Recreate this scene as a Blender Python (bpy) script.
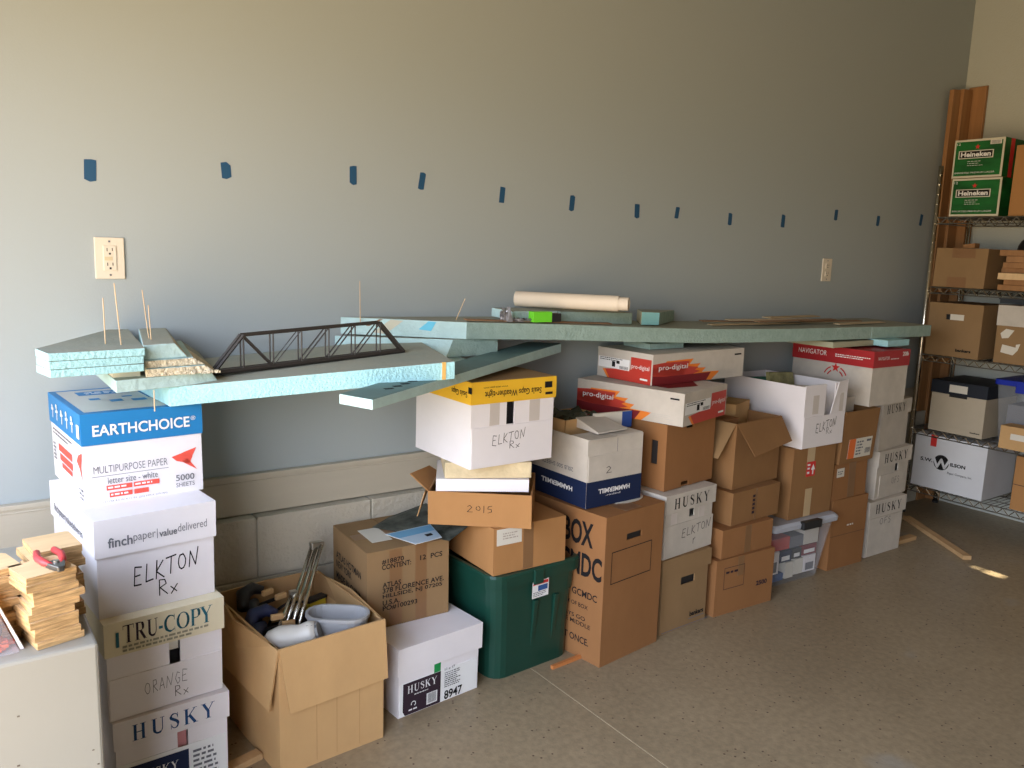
import bpy, bmesh, math, random
from mathutils import Vector, Matrix
for _o in list(bpy.data.objects): bpy.data.objects.remove(_o)
S = bpy.context.scene
COL = S.collection
PI = math.pi
rad = math.radians

# ------------------------------------------------------------------ camera
CAM_H, CAM_D = 1.41, 2.55
cam_data = bpy.data.cameras.new('camera'); cam = bpy.data.objects.new('camera', cam_data); COL.objects.link(cam)
cam_data.sensor_fit = 'HORIZONTAL'; cam_data.sensor_width = 36.0
cam_data.lens = 829.0 / 1024.0 * 36.0
cam_data.clip_start = 0.05
_p, _r, _y = rad(9.39), rad(-1.87), rad(35.27)
_fw = Vector((math.sin(_y)*math.cos(_p), math.cos(_y)*math.cos(_p), -math.sin(_p)))
_rt0 = Vector((math.cos(_y), -math.sin(_y), 0)); _dn0 = _fw.cross(_rt0)
_rt = _rt0*math.cos(_r) + _dn0*math.sin(_r); _dn = -_rt0*math.sin(_r) + _dn0*math.cos(_r)
_m = Matrix((( _rt.x, -_dn.x, -_fw.x, 0), (_rt.y, -_dn.y, -_fw.y, -CAM_D), (_rt.z, -_dn.z, -_fw.z, CAM_H), (0, 0, 0, 1)))
cam.matrix_world = _m
S.camera = cam

# ------------------------------------------------------------------ world, sun, portal
W = bpy.data.worlds.new('sky'); S.world = W; W.use_nodes = True
nt = W.node_tree; nt.nodes.clear()
tc = nt.nodes.new('ShaderNodeTexCoord'); sx = nt.nodes.new('ShaderNodeSeparateXYZ')
rmp = nt.nodes.new('ShaderNodeValToRGB'); mp = nt.nodes.new('ShaderNodeMapRange')
bg = nt.nodes.new('ShaderNodeBackground'); out = nt.nodes.new('ShaderNodeOutputWorld')
nt.links.new(tc.outputs['Generated'], sx.inputs[0]); nt.links.new(sx.outputs['Z'], mp.inputs['Value'])
mp.inputs['From Min'].default_value = -1; mp.inputs['From Max'].default_value = 1
nt.links.new(mp.outputs[0], rmp.inputs[0]); nt.links.new(rmp.outputs[0], bg.inputs[0]); nt.links.new(bg.outputs[0], out.inputs[0])
els = rmp.color_ramp.elements
els[0].position = 0.0; els[0].color = (0.74, 0.53, 0.30, 1)
els[1].position = 1.0; els[1].color = (0.75, 0.86, 1.05, 1)
for p_, c_ in ((0.47, (0.76, 0.56, 0.33, 1)), (0.50, (0.50, 0.50, 0.42, 1)), (0.56, (0.93, 0.96, 1.02, 1)), (0.75, (0.74, 0.86, 1.12, 1))):
    e_ = els.new(p_); e_.color = c_
bg.inputs['Strength'].default_value = 8.2
DOOR_X, DOOR_Y0, DOOR_Y1, DOOR_Z = -0.60, -3.6, -0.50, 2.15
pl = bpy.data.lights.new('door_daylight_portal', 'AREA'); pl.shape = 'RECTANGLE'; pl.size = DOOR_Z; pl.size_y = DOOR_Y1 - DOOR_Y0
po = bpy.data.objects.new('door_daylight_portal', pl); COL.objects.link(po)
po.location = (DOOR_X, (DOOR_Y0+DOOR_Y1)/2, DOOR_Z/2); po.rotation_euler = (0, -PI/2, 0)
pl.cycles.is_portal = True
sl = bpy.data.lights.new('sun', 'SUN'); sl.energy = 22.0; sl.angle = rad(0.25); sl.color = (1.0, 0.88, 0.66)
so = bpy.data.objects.new('sun', sl); COL.objects.link(so)
SUN_DIR = Vector((0.10, 4.4, -2.15)).normalized()
so.rotation_euler = SUN_DIR.to_track_quat('-Z', 'Y').to_euler()
vs = S.view_settings; vs.view_transform = 'Standard'; vs.look = 'None'; vs.gamma = 1; vs.use_curve_mapping = False
vs.exposure = 0.36

# ------------------------------------------------------------------ materials
MATS = {}
def mat(name, col, rough=0.75, metal=0.0, noise=0.0, nscale=8.0, bump=0.0, bscale=60.0, stretch=(1, 1, 1), trans=0.0, alpha=1.0, sheen=0.0, col2=None, spec=None):
    if name in MATS: return MATS[name]
    m = bpy.data.materials.new(name); m.use_nodes = True; MATS[name] = m
    n = m.node_tree.nodes; l = m.node_tree.links; b = n['Principled BSDF']
    b.inputs['Roughness'].default_value = rough; b.inputs['Metallic'].default_value = metal
    if spec is not None: b.inputs['Specular IOR Level'].default_value = spec
    c = (*col, 1)
    b.inputs['Base Color'].default_value = c
    if noise > 0 or col2 is not None:
        t = n.new('ShaderNodeTexCoord'); mpn = n.new('ShaderNodeMapping'); mpn.inputs['Scale'].default_value = stretch
        oi = n.new('ShaderNodeObjectInfo'); add = n.new('ShaderNodeVectorMath'); add.operation = 'ADD'
        sc = n.new('ShaderNodeMath'); sc.operation = 'MULTIPLY'; sc.inputs[1].default_value = 37.0
        l.new(oi.outputs['Random'], sc.inputs[0]); l.new(t.outputs['Object'], add.inputs[0]); l.new(sc.outputs[0], add.inputs[1])
        l.new(add.outputs[0], mpn.inputs['Vector'])
        ns = n.new('ShaderNodeTexNoise'); ns.inputs['Scale'].default_value = nscale; ns.inputs['Detail'].default_value = 6
        ns.inputs['Roughness'].default_value = 0.62
        l.new(mpn.outputs[0], ns.inputs['Vector'])
        r = n.new('ShaderNodeValToRGB')
        d = col2 if col2 is not None else tuple(max(0, x*(1-noise)) for x in col)
        u = col if col2 is not None else tuple(min(1, x*(1+noise*0.6)) for x in col)
        r.color_ramp.elements[0].position = 0.3; r.color_ramp.elements[0].color = (*d, 1)
        r.color_ramp.elements[1].position = 0.7; r.color_ramp.elements[1].color = (*u, 1)
        l.new(ns.outputs['Fac'], r.inputs[0]); l.new(r.outputs[0], b.inputs['Base Color'])
    if bump > 0:
        t2 = n.new('ShaderNodeTexCoord'); m2 = n.new('ShaderNodeMapping'); m2.inputs['Scale'].default_value = stretch
        n2 = n.new('ShaderNodeTexNoise'); n2.inputs['Scale'].default_value = bscale; n2.inputs['Detail'].default_value = 4
        bp = n.new('ShaderNodeBump'); bp.inputs['Strength'].default_value = bump; bp.inputs['Distance'].default_value = 0.01
        l.new(t2.outputs['Object'], m2.inputs[0]); l.new(m2.outputs[0], n2.inputs['Vector']); l.new(n2.outputs['Fac'], bp.inputs['Height']); l.new(bp.outputs[0], b.inputs['Normal'])
    if trans > 0:
        b.inputs['Transmission Weight'].default_value = trans; b.inputs['IOR'].default_value = 1.3
    if alpha < 1: b.inputs['Alpha'].default_value = alpha
    return m

def card(name, col): return mat(name, col, rough=0.85, noise=0.09, nscale=4, bump=0.10, bscale=9, stretch=(1.6, 1.6, 0.9), spec=0.2)
CB = card('cardboard_kraft', (0.28, 0.145, 0.060))
CBL = card('cardboard_light', (0.57, 0.35, 0.16))
CBO = card('cardboard_orange', (0.42, 0.21, 0.080))
CBD = card('cardboard_dull', (0.29, 0.18, 0.088))
CBR = card('cardboard_red_brown', (0.30, 0.140, 0.055))
CBI = card('cardboard_inner', (0.44, 0.26, 0.12))
WH = mat('white_board', (0.80, 0.76, 0.78), rough=0.7, noise=0.05, nscale=4, bump=0.05, bscale=14, spec=0.3)
WHD = mat('worn_white_board', (0.57, 0.52, 0.46), rough=0.8, noise=0.13, nscale=9, bump=0.12, bscale=16, spec=0.2)
CR = mat('cream_board', (0.74, 0.66, 0.47), rough=0.75, noise=0.06)
BLU = mat('print_blue', (0.02, 0.20, 0.48), rough=0.5, spec=0.3)
BLUD = mat('print_blue_side', (0.02, 0.20, 0.48), rough=0.5, spec=0.3)
NAVY = mat('print_navy', (0.008, 0.018, 0.062), rough=0.6, spec=0.3)
INK = mat('ink_black', (0.012, 0.011, 0.012), rough=0.7, spec=0.2)
INKG = mat('ink_grey', (0.16, 0.16, 0.18), rough=0.8, spec=0.2)
INKB = mat('ink_blue', (0.02, 0.07, 0.20), rough=0.7, spec=0.2)
INKT = mat('ink_teal', (0.03, 0.14, 0.19), rough=0.7, spec=0.2)
INKM = mat('ink_dark_brown', (0.035, 0.02, 0.03), rough=0.7, spec=0.2)
PEN = mat('pen_grey', (0.10, 0.09, 0.09), rough=0.7, spec=0.2)
RED = mat('print_red', (0.62, 0.035, 0.03), rough=0.6, spec=0.3)
REDL = mat('print_coral', (0.80, 0.10, 0.07), rough=0.6, spec=0.3)
MAROON = mat('print_maroon', (0.20, 0.015, 0.02), rough=0.6, spec=0.3)
ORG = mat('print_orange', (0.80, 0.22, 0.03), rough=0.6, spec=0.3)
PWH = mat('print_white', (0.82, 0.82, 0.82), rough=0.6, spec=0.3)
YEL = mat('print_yellow', (0.80, 0.47, 0.03), rough=0.6, noise=0.06, spec=0.3)
GRN = mat('print_green', (0.010, 0.125, 0.025), rough=0.5, noise=0.6, nscale=5, stretch=(1, 1, 3), spec=0.3)
GOLD = mat('print_gold', (0.50, 0.42, 0.18), rough=0.6)
TAPEB = mat('packing_tape_brown', (0.24, 0.125, 0.055), rough=0.35, noise=0.06)
TAPEC = mat('packing_tape_clear', (0.60, 0.54, 0.50), rough=0.3, noise=0.05)
PAPER = mat('paper_label', (0.68, 0.64, 0.56), rough=0.7)
BLACK = mat('black_plastic_and_shade', (0.015, 0.015, 0.017), rough=0.45)  # also colours the sheets that paint shade behind carton holes
CHROME = mat('chrome_wire', (0.62, 0.58, 0.50), rough=0.22, metal=1.0)
STEEL = mat('dull_steel', (0.45, 0.44, 0.42), rough=0.32, metal=1.0)
FOAM = mat('blue_foam_face', (0.40, 0.70, 0.76), rough=0.9, noise=0.08, nscale=30, bump=0.45, bscale=130, stretch=(1, 1, 1), spec=0.1)
FOAMP = mat('pale_foam_face', (0.50, 0.68, 0.68), rough=0.9, noise=0.10, nscale=14, bump=0.35, bscale=60, spec=0.1)
FOAMD = mat('dusty_foam_top', (0.40, 0.40, 0.33), rough=0.95, noise=0.25, nscale=7, bump=0.2, bscale=60, col2=(0.32, 0.36, 0.32), spec=0.1)
FOAMG = mat('grey_green_foam_face', (0.37, 0.50, 0.46), rough=0.95, noise=0.2, nscale=30, bump=0.4, bscale=90, col2=(0.29, 0.40, 0.36), spec=0.1)
FOAMC = mat('creamy_foam_crumb', (0.72, 0.64, 0.48), rough=0.95, noise=0.25, nscale=40, bump=1.0, bscale=90, spec=0.1)
WOOD = mat('pale_wood', (0.56, 0.36, 0.18), rough=0.7, noise=0.18, nscale=6, stretch=(1, 1, 12), spec=0.25)
PLY = mat('plywood_edge', (0.52, 0.33, 0.155), rough=0.75, noise=0.6, nscale=10, stretch=(2, 2, 22), spec=0.2)
PLYF = mat('plywood_face', (0.72, 0.50, 0.28), rough=0.7, noise=0.12, nscale=8, stretch=(1, 6, 1), spec=0.2)
PINE = mat('pine_board', (0.34, 0.165, 0.062), rough=0.6, noise=0.2, nscale=4, stretch=(9, 9, 0.6))
STICK = mat('bamboo', (0.66, 0.47, 0.27), rough=0.6)
IVORY = mat('ivory_plastic', (0.74, 0.66, 0.54), rough=0.4)
TGREEN = mat('green_plastic', (0.008, 0.050, 0.034), rough=0.33, noise=0.08, bump=0.02)
CLEAR = mat('clear_plastic', (0.62, 0.66, 0.72), rough=0.15, alpha=0.20)
LIDC = mat('clouded_lid_plastic', (0.50, 0.52, 0.58), rough=0.3, alpha=0.85)
BTAPE = mat('blue_masking_tape', (0.012, 0.075, 0.17), rough=0.7)
CABM = mat('cabinet_enamel', (0.29, 0.275, 0.235), rough=0.45, noise=0.03, nscale=3)
BRIDGE = mat('dark_bridge_plastic', (0.030, 0.024, 0.020), rough=0.55)
GREYP = mat('grey_plastic', (0.34, 0.34, 0.35), rough=0.35)
OFFW = mat('off_white_plastic', (0.58, 0.55, 0.50), rough=0.4)

# ------------------------------------------------------------------ mesh helpers
class MB:
    def __init__(s): s.v = []; s.f = []; s.m = []; s.mats = []
    def mi(s, m):
        if m not in s.mats: s.mats.append(m)
        return s.mats.index(m)
    def poly(s, pts, m):
        i = len(s.v); s.v += [tuple(p) for p in pts]; s.f.append(list(range(i, i+len(pts)))); s.m.append(s.mi(m)); return s
    def hexa(s, b, t, m, mt=None, ms=None):
        """b, t: bottom/top rings (n points each, counter-clockwise from above)"""
        n = len(b); i = len(s.v); s.v += [tuple(p) for p in b] + [tuple(p) for p in t]
        s.f.append([i+k for k in reversed(range(n))]); s.m.append(s.mi(m))
        s.f.append([i+n+k for k in range(n)]); s.m.append(s.mi(mt or m))
        for k in range(n):
            k2 = (k+1) % n
            s.f.append([i+k, i+k2, i+n+k2, i+n+k]); s.m.append(s.mi((ms or {}).get(k, m)))
        return s
    def box(s, x0, x1, y0, y1, z0, z1, m, mt=None):
        b = [(x0, y0, z0), (x1, y0, z0), (x1, y1, z0), (x0, y1, z0)]
        return s.hexa(b, [(p[0], p[1], z1) for p in b], m, mt)
    def prism(s, poly, z0, z1, m, mt=None, ms=None):
        return s.hexa([(x, y, z0) for x, y in poly], [(x, y, z1) for x, y in poly], m, mt, ms)
    def tube(s, path, r, m, n=8, caps=True):
        path = [Vector(p) for p in path]; rings = []
        rr = r if isinstance(r, (list, tuple)) else [r]*len(path)
        up = None
        for k, p in enumerate(path):
            d = (path[min(k+1, len(path)-1)] - path[max(k-1, 0)]).normalized()
            if up is None:
                up = Vector((0, 0, 1)) if abs(d.z) < 0.9 else Vector((1, 0, 0))
            a = d.cross(up).normalized(); up = a.cross(d).normalized()
            i = len(s.v)
            for q in range(n):
                t = 2*PI*q/n
                s.v.append(tuple(p + (a*math.cos(t) + up*math.sin(t))*rr[k]))
            rings.append(i)
        for k in range(len(rings)-1):
            for q in range(n):
                q2 = (q+1) % n
                s.f.append([rings[k]+q, rings[k+1]+q, rings[k+1]+q2, rings[k]+q2]); s.m.append(s.mi(m))
        if caps:
            s.f.append([rings[0]+q for q in range(n)]); s.m.append(s.mi(m))
            s.f.append([rings[-1]+q for q in reversed(range(n))]); s.m.append(s.mi(m))
        return s
    def build(s, name, parent=None, loc=None, rz=0, bevel=0, smooth=False, weld=False, sub=0):
        me = bpy.data.meshes.new(name); me.from_pydata(s.v, [], s.f)
        for m in s.mats: me.materials.append(m)
        me.polygons.foreach_set('material_index', s.m)
        if smooth: me.polygons.foreach_set('use_smooth', [True]*len(s.f))
        me.update()
        o = bpy.data.objects.new(name, me); COL.objects.link(o)
        if parent: o.parent = parent
        if loc: o.location = loc
        if rz: o.rotation_euler = (0, 0, rz)
        if weld:
            w = o.modifiers.new('weld', 'WELD'); w.merge_threshold = 1e-5
        if bevel:
            b = o.modifiers.new('bevel', 'BEVEL'); b.width = bevel; b.segments = 2; b.limit_method = 'ANGLE'; b.angle_limit = rad(40)
        if sub:
            d = o.modifiers.new('sub', 'SUBSURF'); d.levels = sub; d.render_levels = sub
        return o

def tag(o, label, cat, group=None, kind=None):
    o['label'] = label; o['category'] = cat
    if group: o['group'] = group
    if kind: o['kind'] = kind
    return o
def empty(name, label, cat, loc=(0, 0, 0), rz=0.0, group=None):
    o = bpy.data.objects.new(name, None); o.empty_display_size = 0.05; COL.objects.link(o)
    o.location = loc; o.rotation_euler = (0, 0, rz)
    return tag(o, label, cat, group)
def struct(o):
    o['kind'] = 'structure'; return o

# ------------------------------------------------------------------ lettering (2-D triangles, laid on a face)
_tc = {}
def text_polys(s_, size=1.0, bold=0.0, sx_=1.0):
    key = (s_, bold)
    if key not in _tc:
        cu = bpy.data.curves.new('t', 'FONT'); cu.body = s_; cu.size = 1.0; cu.offset = bold; cu.resolution_u = 3
        cu.align_x = 'LEFT'
        o = bpy.data.objects.new('t', cu); COL.objects.link(o)
        dg = bpy.context.evaluated_depsgraph_get(); me = bpy.data.meshes.new_from_object(o.evaluated_get(dg))
        vs_ = [(v.co.x, v.co.y) for v in me.vertices]; ps = [[vs_[i] for i in p.vertices] for p in me.polygons]
        bpy.data.objects.remove(o); bpy.data.curves.remove(cu); bpy.data.meshes.remove(me)
        _tc[key] = ps
    ps = _tc[key]
    return [[(x*size*sx_, y*size) for x, y in p] for p in ps]
def bounds(ps):
    xs = [p[0] for q in ps for p in q]; ys = [p[1] for q in ps for p in q]
    return min(xs), min(ys), max(xs), max(ys)
def fit(ps, x0, y0, x1, y1, keep=False):
    """scale polygons to fill the rectangle"""
    a, b, c, d = bounds(ps); sx_ = (x1-x0)/(c-a); sy_ = (y1-y0)/(d-b)
    if keep: sx_ = sy_ = min(sx_, sy_)
    return [[(x0+(x-a)*sx_, y0+(y-b)*sy_) for x, y in p] for p in ps]
def rot180(ps):
    a, b, c, d = bounds(ps)
    return [[(a+c-x, b+d-y) for x, y in p] for p in ps]
def R_(x0, y0, x1, y1): return [(x0, y0), (x1, y0), (x1, y1), (x0, y1)]
def seg(x0, y0, x1, y1, w):
    dx, dy = x1-x0, y1-y0; L = math.hypot(dx, dy) or 1; nx, ny = -dy/L*w/2, dx/L*w/2
    return [(x0-nx, y0-ny), (x1-nx, y1-ny), (x1+nx, y1+ny), (x0+nx, y0+ny)]
def stroke(pts, w):
    if not isinstance(w, (list, tuple)): w = [w]*len(pts)
    w = list(w)[:len(pts)] + [w[-1]]*max(0, len(pts)-len(w))
    o = []
    for k in range(len(pts)-1):
        (x0, y0), (x1, y1) = pts[k], pts[k+1]
        dx, dy = x1-x0, y1-y0; L = math.hypot(dx, dy) or 1; nx, ny = -dy/L, dx/L
        a, b = w[k]/2, w[k+1]/2
        o.append([(x0-nx*a, y0-ny*a), (x1-nx*b, y1-ny*b), (x1+nx*b, y1+ny*b), (x0+nx*a, y0+ny*a)])
        if k: o.append([(x0+a*math.cos(t*PI/4), y0+a*math.sin(t*PI/4)) for t in range(8)])
    return o
def arc(cx, cy, rx, ry, a0, a1, n=10):
    return [(cx+rx*math.cos(rad(a0+(a1-a0)*k/n)), cy+ry*math.sin(rad(a0+(a1-a0)*k/n))) for k in range(n+1)]
TH, TN = 0.17, 0.055      # thick and thin strokes of the serif capitals
def _ser(x, y, w=0.34): return R_(x-w/2, y-0.03 if y > .5 else y, x+w/2, y if y > .5 else y+0.03)
def serif(ch):
    if ch == 'H': return [R_(.10, 0, .10+TH, 1), R_(.58, 0, .58+TH, 1), R_(.2, .48, .62, .48+TN), _ser(.185, 0), _ser(.185, 1), _ser(.665, 0), _ser(.665, 1)], .88
    if ch == 'U': return [R_(.10, .3, .10+TH, 1), R_(.66, .3, .66+TN, 1)] + stroke([(.185, .32)] + arc(.43, .32, .25, .27, 180, 360, 12) , [TH]*4+[.12]*6+[TN]*4) + [_ser(.185, 1), _ser(.69, 1, .26)], .86
    if ch == 'S': return stroke([(.50, .74)] + arc(.30, .76, .21, .20, 20, 200, 8) + arc(.33, .27, .20, .235, 60, -170, 10), [TN]*5+[.1]*3+[TH]*5+[.1]*3+[TN]*4) + [R_(.50, .66, .53, 1), R_(.08, 0, .11, .34)], .62
    if ch == 'K': return [R_(.10, 0, .10+TH, 1), seg(.22, .40, .72, .98, TN), seg(.36, .58, .74, .02, TH), _ser(.185, 0), _ser(.185, 1), _ser(.72, 1, .28), _ser(.76, 0, .34)], .90
    if ch == 'Y': return [seg(.12, .98, .42, .46, TH), seg(.40, .46, .72, .98, TN), R_(.335, 0, .335+TH, .5), _ser(.42, 0), _ser(.12, 1), _ser(.72, 1, .28)], .84
    if ch == 'T': return [R_(.36, 0, .36+TH, 1), R_(.04, .95, .84, 1), R_(.04, .76, .07, 1), R_(.81, .76, .84, 1), _ser(.445, 0)], .88
    if ch == 'R': return [R_(.10, 0, .10+TH, 1), _ser(.185, 0), _ser(.185, 1, .30)] + stroke([(.2, .97), (.42, .97)] + arc(.44, .735, .18, .235, 90, -90, 8) + [(.2, .5)], [TN]*4+[TH]*4+[TN]*4) + [seg(.42, .5, .74, .02, TH), _ser(.77, 0, .22)], .88
    if ch == 'P': return [R_(.10, 0, .10+TH, 1), _ser(.185, 0), _ser(.185, 1, .30)] + stroke([(.2, .97), (.42, .97)] + arc(.44, .72, .19, .25, 90, -90, 8) + [(.2, .47)], [TN]*4+[TH]*4+[TN]*4), .70
    if ch == 'C': return stroke(arc(.48, .5, .36, .46, 50, 310, 18), [TN]*4+[.12]*3+[TH]*6+[.12]*3+[TN]*4) + [R_(.72, .66, .75, 1), R_(.74, 0, .77, .24)], .84
    if ch == 'O': return stroke(arc(.47, .5, .36, .47, 90, 450, 24), [TN]*3+[.12]*2+[TH]*4+[.12]*2+[TN]*3+[.12]*2+[TH]*4+[.12]*2+[TN]*3), .94
    if ch == '-': return [R_(.05, .30, .33, .40)], .40
    return [], .4
def serif_word(s_, gap=0.08):
    o = []; x = 0
    for ch in s_:
        ps, w = serif(ch); o += [[(a+x, b) for a, b in p] for p in ps]; x += w+gap
    return o
HAND = {
 'E': ([[(.6, .95), (.1, 1), (.0, .05), (.55, 0)], [(.05, .52), (.45, .55)]], .7),
 'L': ([[(.15, 1), (.05, .05), (.6, .08)]], .65), 'K': ([[(.15, 1), (.05, 0)], [(.6, .95), (.1, .42), (.65, 0)]], .75),
 'T': ([[(-.05, .9), (.75, 1.0)], [(.38, .95), (.28, 0)]], .75), 'O': ([arc(.32, .5, .28, .42, 80, 440, 10)], .75),
 'N': ([[(.0, 0), (.12, .9), (.5, .1), (.75, 1.1)]], .85), 'R': ([[(.1, 0), (.1, 1), (.45, .95), (.5, .65), (.12, .5), (.6, 0)]], .7),
 'x': ([[(.0, .45), (.4, 0)], [(.42, .5), (.0, -.05)]], .5), 'A': ([[(0, 0), (.3, .95), (.55, 0)], [(.1, .35), (.48, .38)]], .7),
 'G': ([[(.55, .85), (.3, .97), (.05, .5), (.3, .03), (.55, .2), (.55, .45), (.35, .45)]], .75),
 '2': ([[(.05, .8), (.3, 1), (.5, .75), (.05, .05), (.6, .08)]], .75), '0': ([arc(.3, .62, .22, .3, 120, 460, 9)], .65),
 '1': ([[(.15, 1), (.15, 0)]], .35), '5': ([[(.55, 1), (.15, .95), (.12, .6), (.45, .55), (.5, .2), (.1, .02)]], .7),
 'F': ([[(.6, 1), (.1, .95), (.05, 0)], [(.05, .5), (.45, .55)]], .65), 'Z': ([[(.05, .9), (.5, .95), (.05, .05), (.6, .1)]], .7),
 '/': ([[(.3, 1), (.05, 0)]], .45), 'S': ([[(.5, .85), (.2, .95), (.1, .65), (.45, .4), (.35, .05), (.05, .12)]], .6), ' ': ([], .5), 'r': ([[(.1, .5), (.08, 0)], [(.08, .3), (.35, .5)]], .45)}
def hand(s_, w=0.09, seed=0, slope=0.0):
    rn = random.Random(seed); o = []; x = 0
    for ch in s_:
        st, adv = HAND[ch]
        for l_ in st: o += stroke([(a+x+rn.uniform(-.02, .02), b+slope*x+rn.uniform(-.03, .03)) for a, b in l_], w)
        x += adv+.1
    return o
def fine_lines(x0, y0, x1, y1, rows, seed=0, fill=.6):
    """rows of tiny illegible print"""
    rn = random.Random(seed); o = []; h = (y1-y0)/rows
    for k in range(rows):
        x = x0; yb = y1-(k+1)*h+h*.25; xe = x1-rn.random()*(x1-x0)*.3
        while x < xe:
            w = rn.uniform(.4, 1.6)*h; o.append(R_(x, yb, min(x+w, xe), yb+h*fill*.8)); x += w+h*.35
    return o
def barcode(x0, y0, x1, y1, seed=1):
    rn = random.Random(seed); o = []; x = x0; u = (x1-x0)/45
    while x < x1:
        w = rn.choice([1, 1, 2, 3])*u; o.append(R_(x, y0, min(x+w*.6, x1), y1)); x += w+u*.6
    return o

# ------------------------------------------------------------------ the carton
def cells(w, h, holes):
    xs = sorted({0, w, *[q for a in holes for q in (a[0], a[2])]}); ys = sorted({0, h, *[q for a in holes for q in (a[1], a[3])]})
    o = []
    for i in range(len(xs)-1):
        for j in range(len(ys)-1):
            cx, cy = (xs[i]+xs[i+1])/2, (ys[j]+ys[j+1])/2
            if not any(a[0] < cx < a[2] and a[1] < cy < a[3] for a in holes): o.append((xs[i], ys[j], xs[i+1], ys[j+1]))
    return o
class Carton:
    """origin = near (front-left) bottom corner; X along the front, Y to the back"""
    def __init__(s, name, label, x, y, zb, w, d, h, yaw, m=CB, body_h=None, open_top=False, holesF=(), holesL=(), inner=None, jit=.003, taper=0, cat='box', group=None, cap_y=None, lean=(0, 0)):
        s.w, s.d, s.h, s.m = w, d, h, m; s.taper = taper
        rn = random.Random(hash((round(x*1000), round(y*1000), round(h*1000))))
        s.j = [[rn.uniform(-jit, jit), rn.uniform(-jit, jit)] for _ in range(8)]; s.lean = lean
        s.root = empty(name, label, cat, (x, y, zb), rad(yaw), group)
        t = .004; s.t = t; inner = inner or m
        H = body_h or h; s.H = H
        b = MB()
        for (a, c, e, f) in cells(w, H, list(holesF)): b.box(a, e, 0, t, c, f, m)
        for (a, c, e, f) in cells(d, H, list(holesL)): b.box(0, t, max(d-e, t*.98), min(d-a, d), c, f, m) if True else None
        b.box(w-t, w, t, d, 0, H, m); b.box(t, w-t, d-t, d, 0, H, m)
        b.box(t, w-t, t, d-t, 0.0005, t, m)
        if not open_top:
            g = .0015                      # two long top flaps meeting in a seam across the depth
            b.box(t*.5, w/2-g, .0005, d-.0005, H-t, H-.0002, m); b.box(w/2+g, w-t*.5, .0005, d-.0005, H-t, H-.0002, m)
        s.body = s.add(b, 'body')
    def wp(s, p):
        x, y, z = p; fx, fy, fz = x/s.w, y/s.d, min(max(z/s.h, 0), 1)
        j = s.j; dx = j[0][0]+j[1][0]*fy+j[2][0]*fz; dy = j[0][1]+j[1][1]*fx+j[2][1]*fz
        sc = 1-s.taper*(1-fz)
        return ((x-s.w/2)*sc+s.w/2+dx+s.lean[0]*fz, (y-s.d/2)*sc+s.d/2+dy+s.lean[1]*fz, z)
    def add(s, b, name, label=None, parent=None, warp=True, **kw):
        if warp: b.v = [s.wp(p) for p in b.v]
        o = b.build(name, parent or s.root, **kw)
        if label: o['label'] = label
        return o
    def lid(s, lh, m, over=.004, label=None, z1=None, name='lid', holes=()):
        z1 = z1 or s.h; z0 = z1-lh; o = over; t = max(.003, over-.0005); b = MB(); w, d = s.w, s.d
        b.box(-o, w+o, -o, -o+t, z0, z1, m) if not holes else [b.box(a-o, e-o, -o, -o+t, z0+c, z0+f, m) for (a, c, e, f) in cells(w+2*o, lh, holes)]
        b.box(-o, w+o, d+o-t, d+o, z0, z1, m); b.box(-o, -o+t, -o+t, d+o-t, z0, z1, m); b.box(w+o-t, w+o, -o+t, d+o-t, z0, z1, m)
        b.box(-o+t, w+o-t, -o+t, d+o-t, z1, z1+.0005, m) if False else b.box(-o, w+o, -o, d+o, z1, z1+.003, m)
        s.over = o
        return s.add(b, name, label)
    def map(s, face, e):
        if face == 'F': return lambda u, v: (u, -e, v)
        if face == 'L': return lambda u, v: (-e, s.d-u, v)
        if face == 'T': return lambda u, v: (u, v, s.h+e)
        if face == 'R': return lambda u, v: (s.w+e, u, v)
    def decal(s, face, polys, m, name='lettering', e=.0008, label=None, parent=None):
        b = MB(); f = s.map(face, e)
        for p in polys: b.poly([f(u, v) for u, v in p], m)
        o = s.add(b, name, label, parent); return o
    def decals(s, face, groups, name='lettering', e=.0008, label=None):
        b = MB(); 
        for k, (polys, m) in enumerate(groups):
            f = s.map(face, e+.0004*k)
            for p in polys: b.poly([f(u, v) for u, v in p], m)
        return s.add(b, name, label)
    def plate(s, face, u0, v0, u1, v1, m, name, t=.0015, e=0, label=None):
        b = MB()
        if face == 'F': b.box(u0, u1, -e-t, -e, v0, v1, m)
        if face == 'L': b.box(-e-t, -e, s.d-u1, s.d-u0, v0, v1, m)
        if face == 'T': b.box(u0, u1, v0, v1, s.h+e, s.h+e+t, m)
        return s.add(b, name, label)

def husky_lid_word(c, lh, e, m=INKB, u0=.14, u1=.88, z1=None):
    z1 = z1 or c.h
    c.decal('F', fit(serif_word('HUSKY', .26), c.w*u0, z1-lh*.82, c.w*u1, z1-lh*.18), m, e=e)

# ------------------------------------------------------------------ room
WALL = mat('wall_paint', (0.378, 0.420, 0.432), rough=0.75, noise=0.0, bump=0.04, bscale=160, spec=0.3)
WALLR = mat('right_wall_paint', (0.47, 0.49, 0.455), rough=0.85, bump=0.25, bscale=130, spec=0.2)
TRIM = mat('trim_paint', (0.50, 0.45, 0.36), rough=0.5, noise=0.03, nscale=3, bump=0.05, bscale=25, stretch=(1, 1, 8))
BLOCK = mat('painted_block', (0.52, 0.475, 0.39), rough=0.6, noise=0.05, nscale=12, bump=0.7, bscale=55)
DIMW = mat('low_bounce_wall_paint', (0.20, 0.18, 0.15), rough=0.9)  # unseen walls darkened so they bounce less light
CEIL = mat('ceiling_paint', (0.30, 0.28, 0.24), rough=0.9)
XL, XR, YF, ZC = -0.70, 4.865, -5.6, 3.25
b = MB(); b.box(XL-.1, XR+.1, 0, .12, 0, ZC, WALL); struct(b.build('wall_back'))
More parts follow.
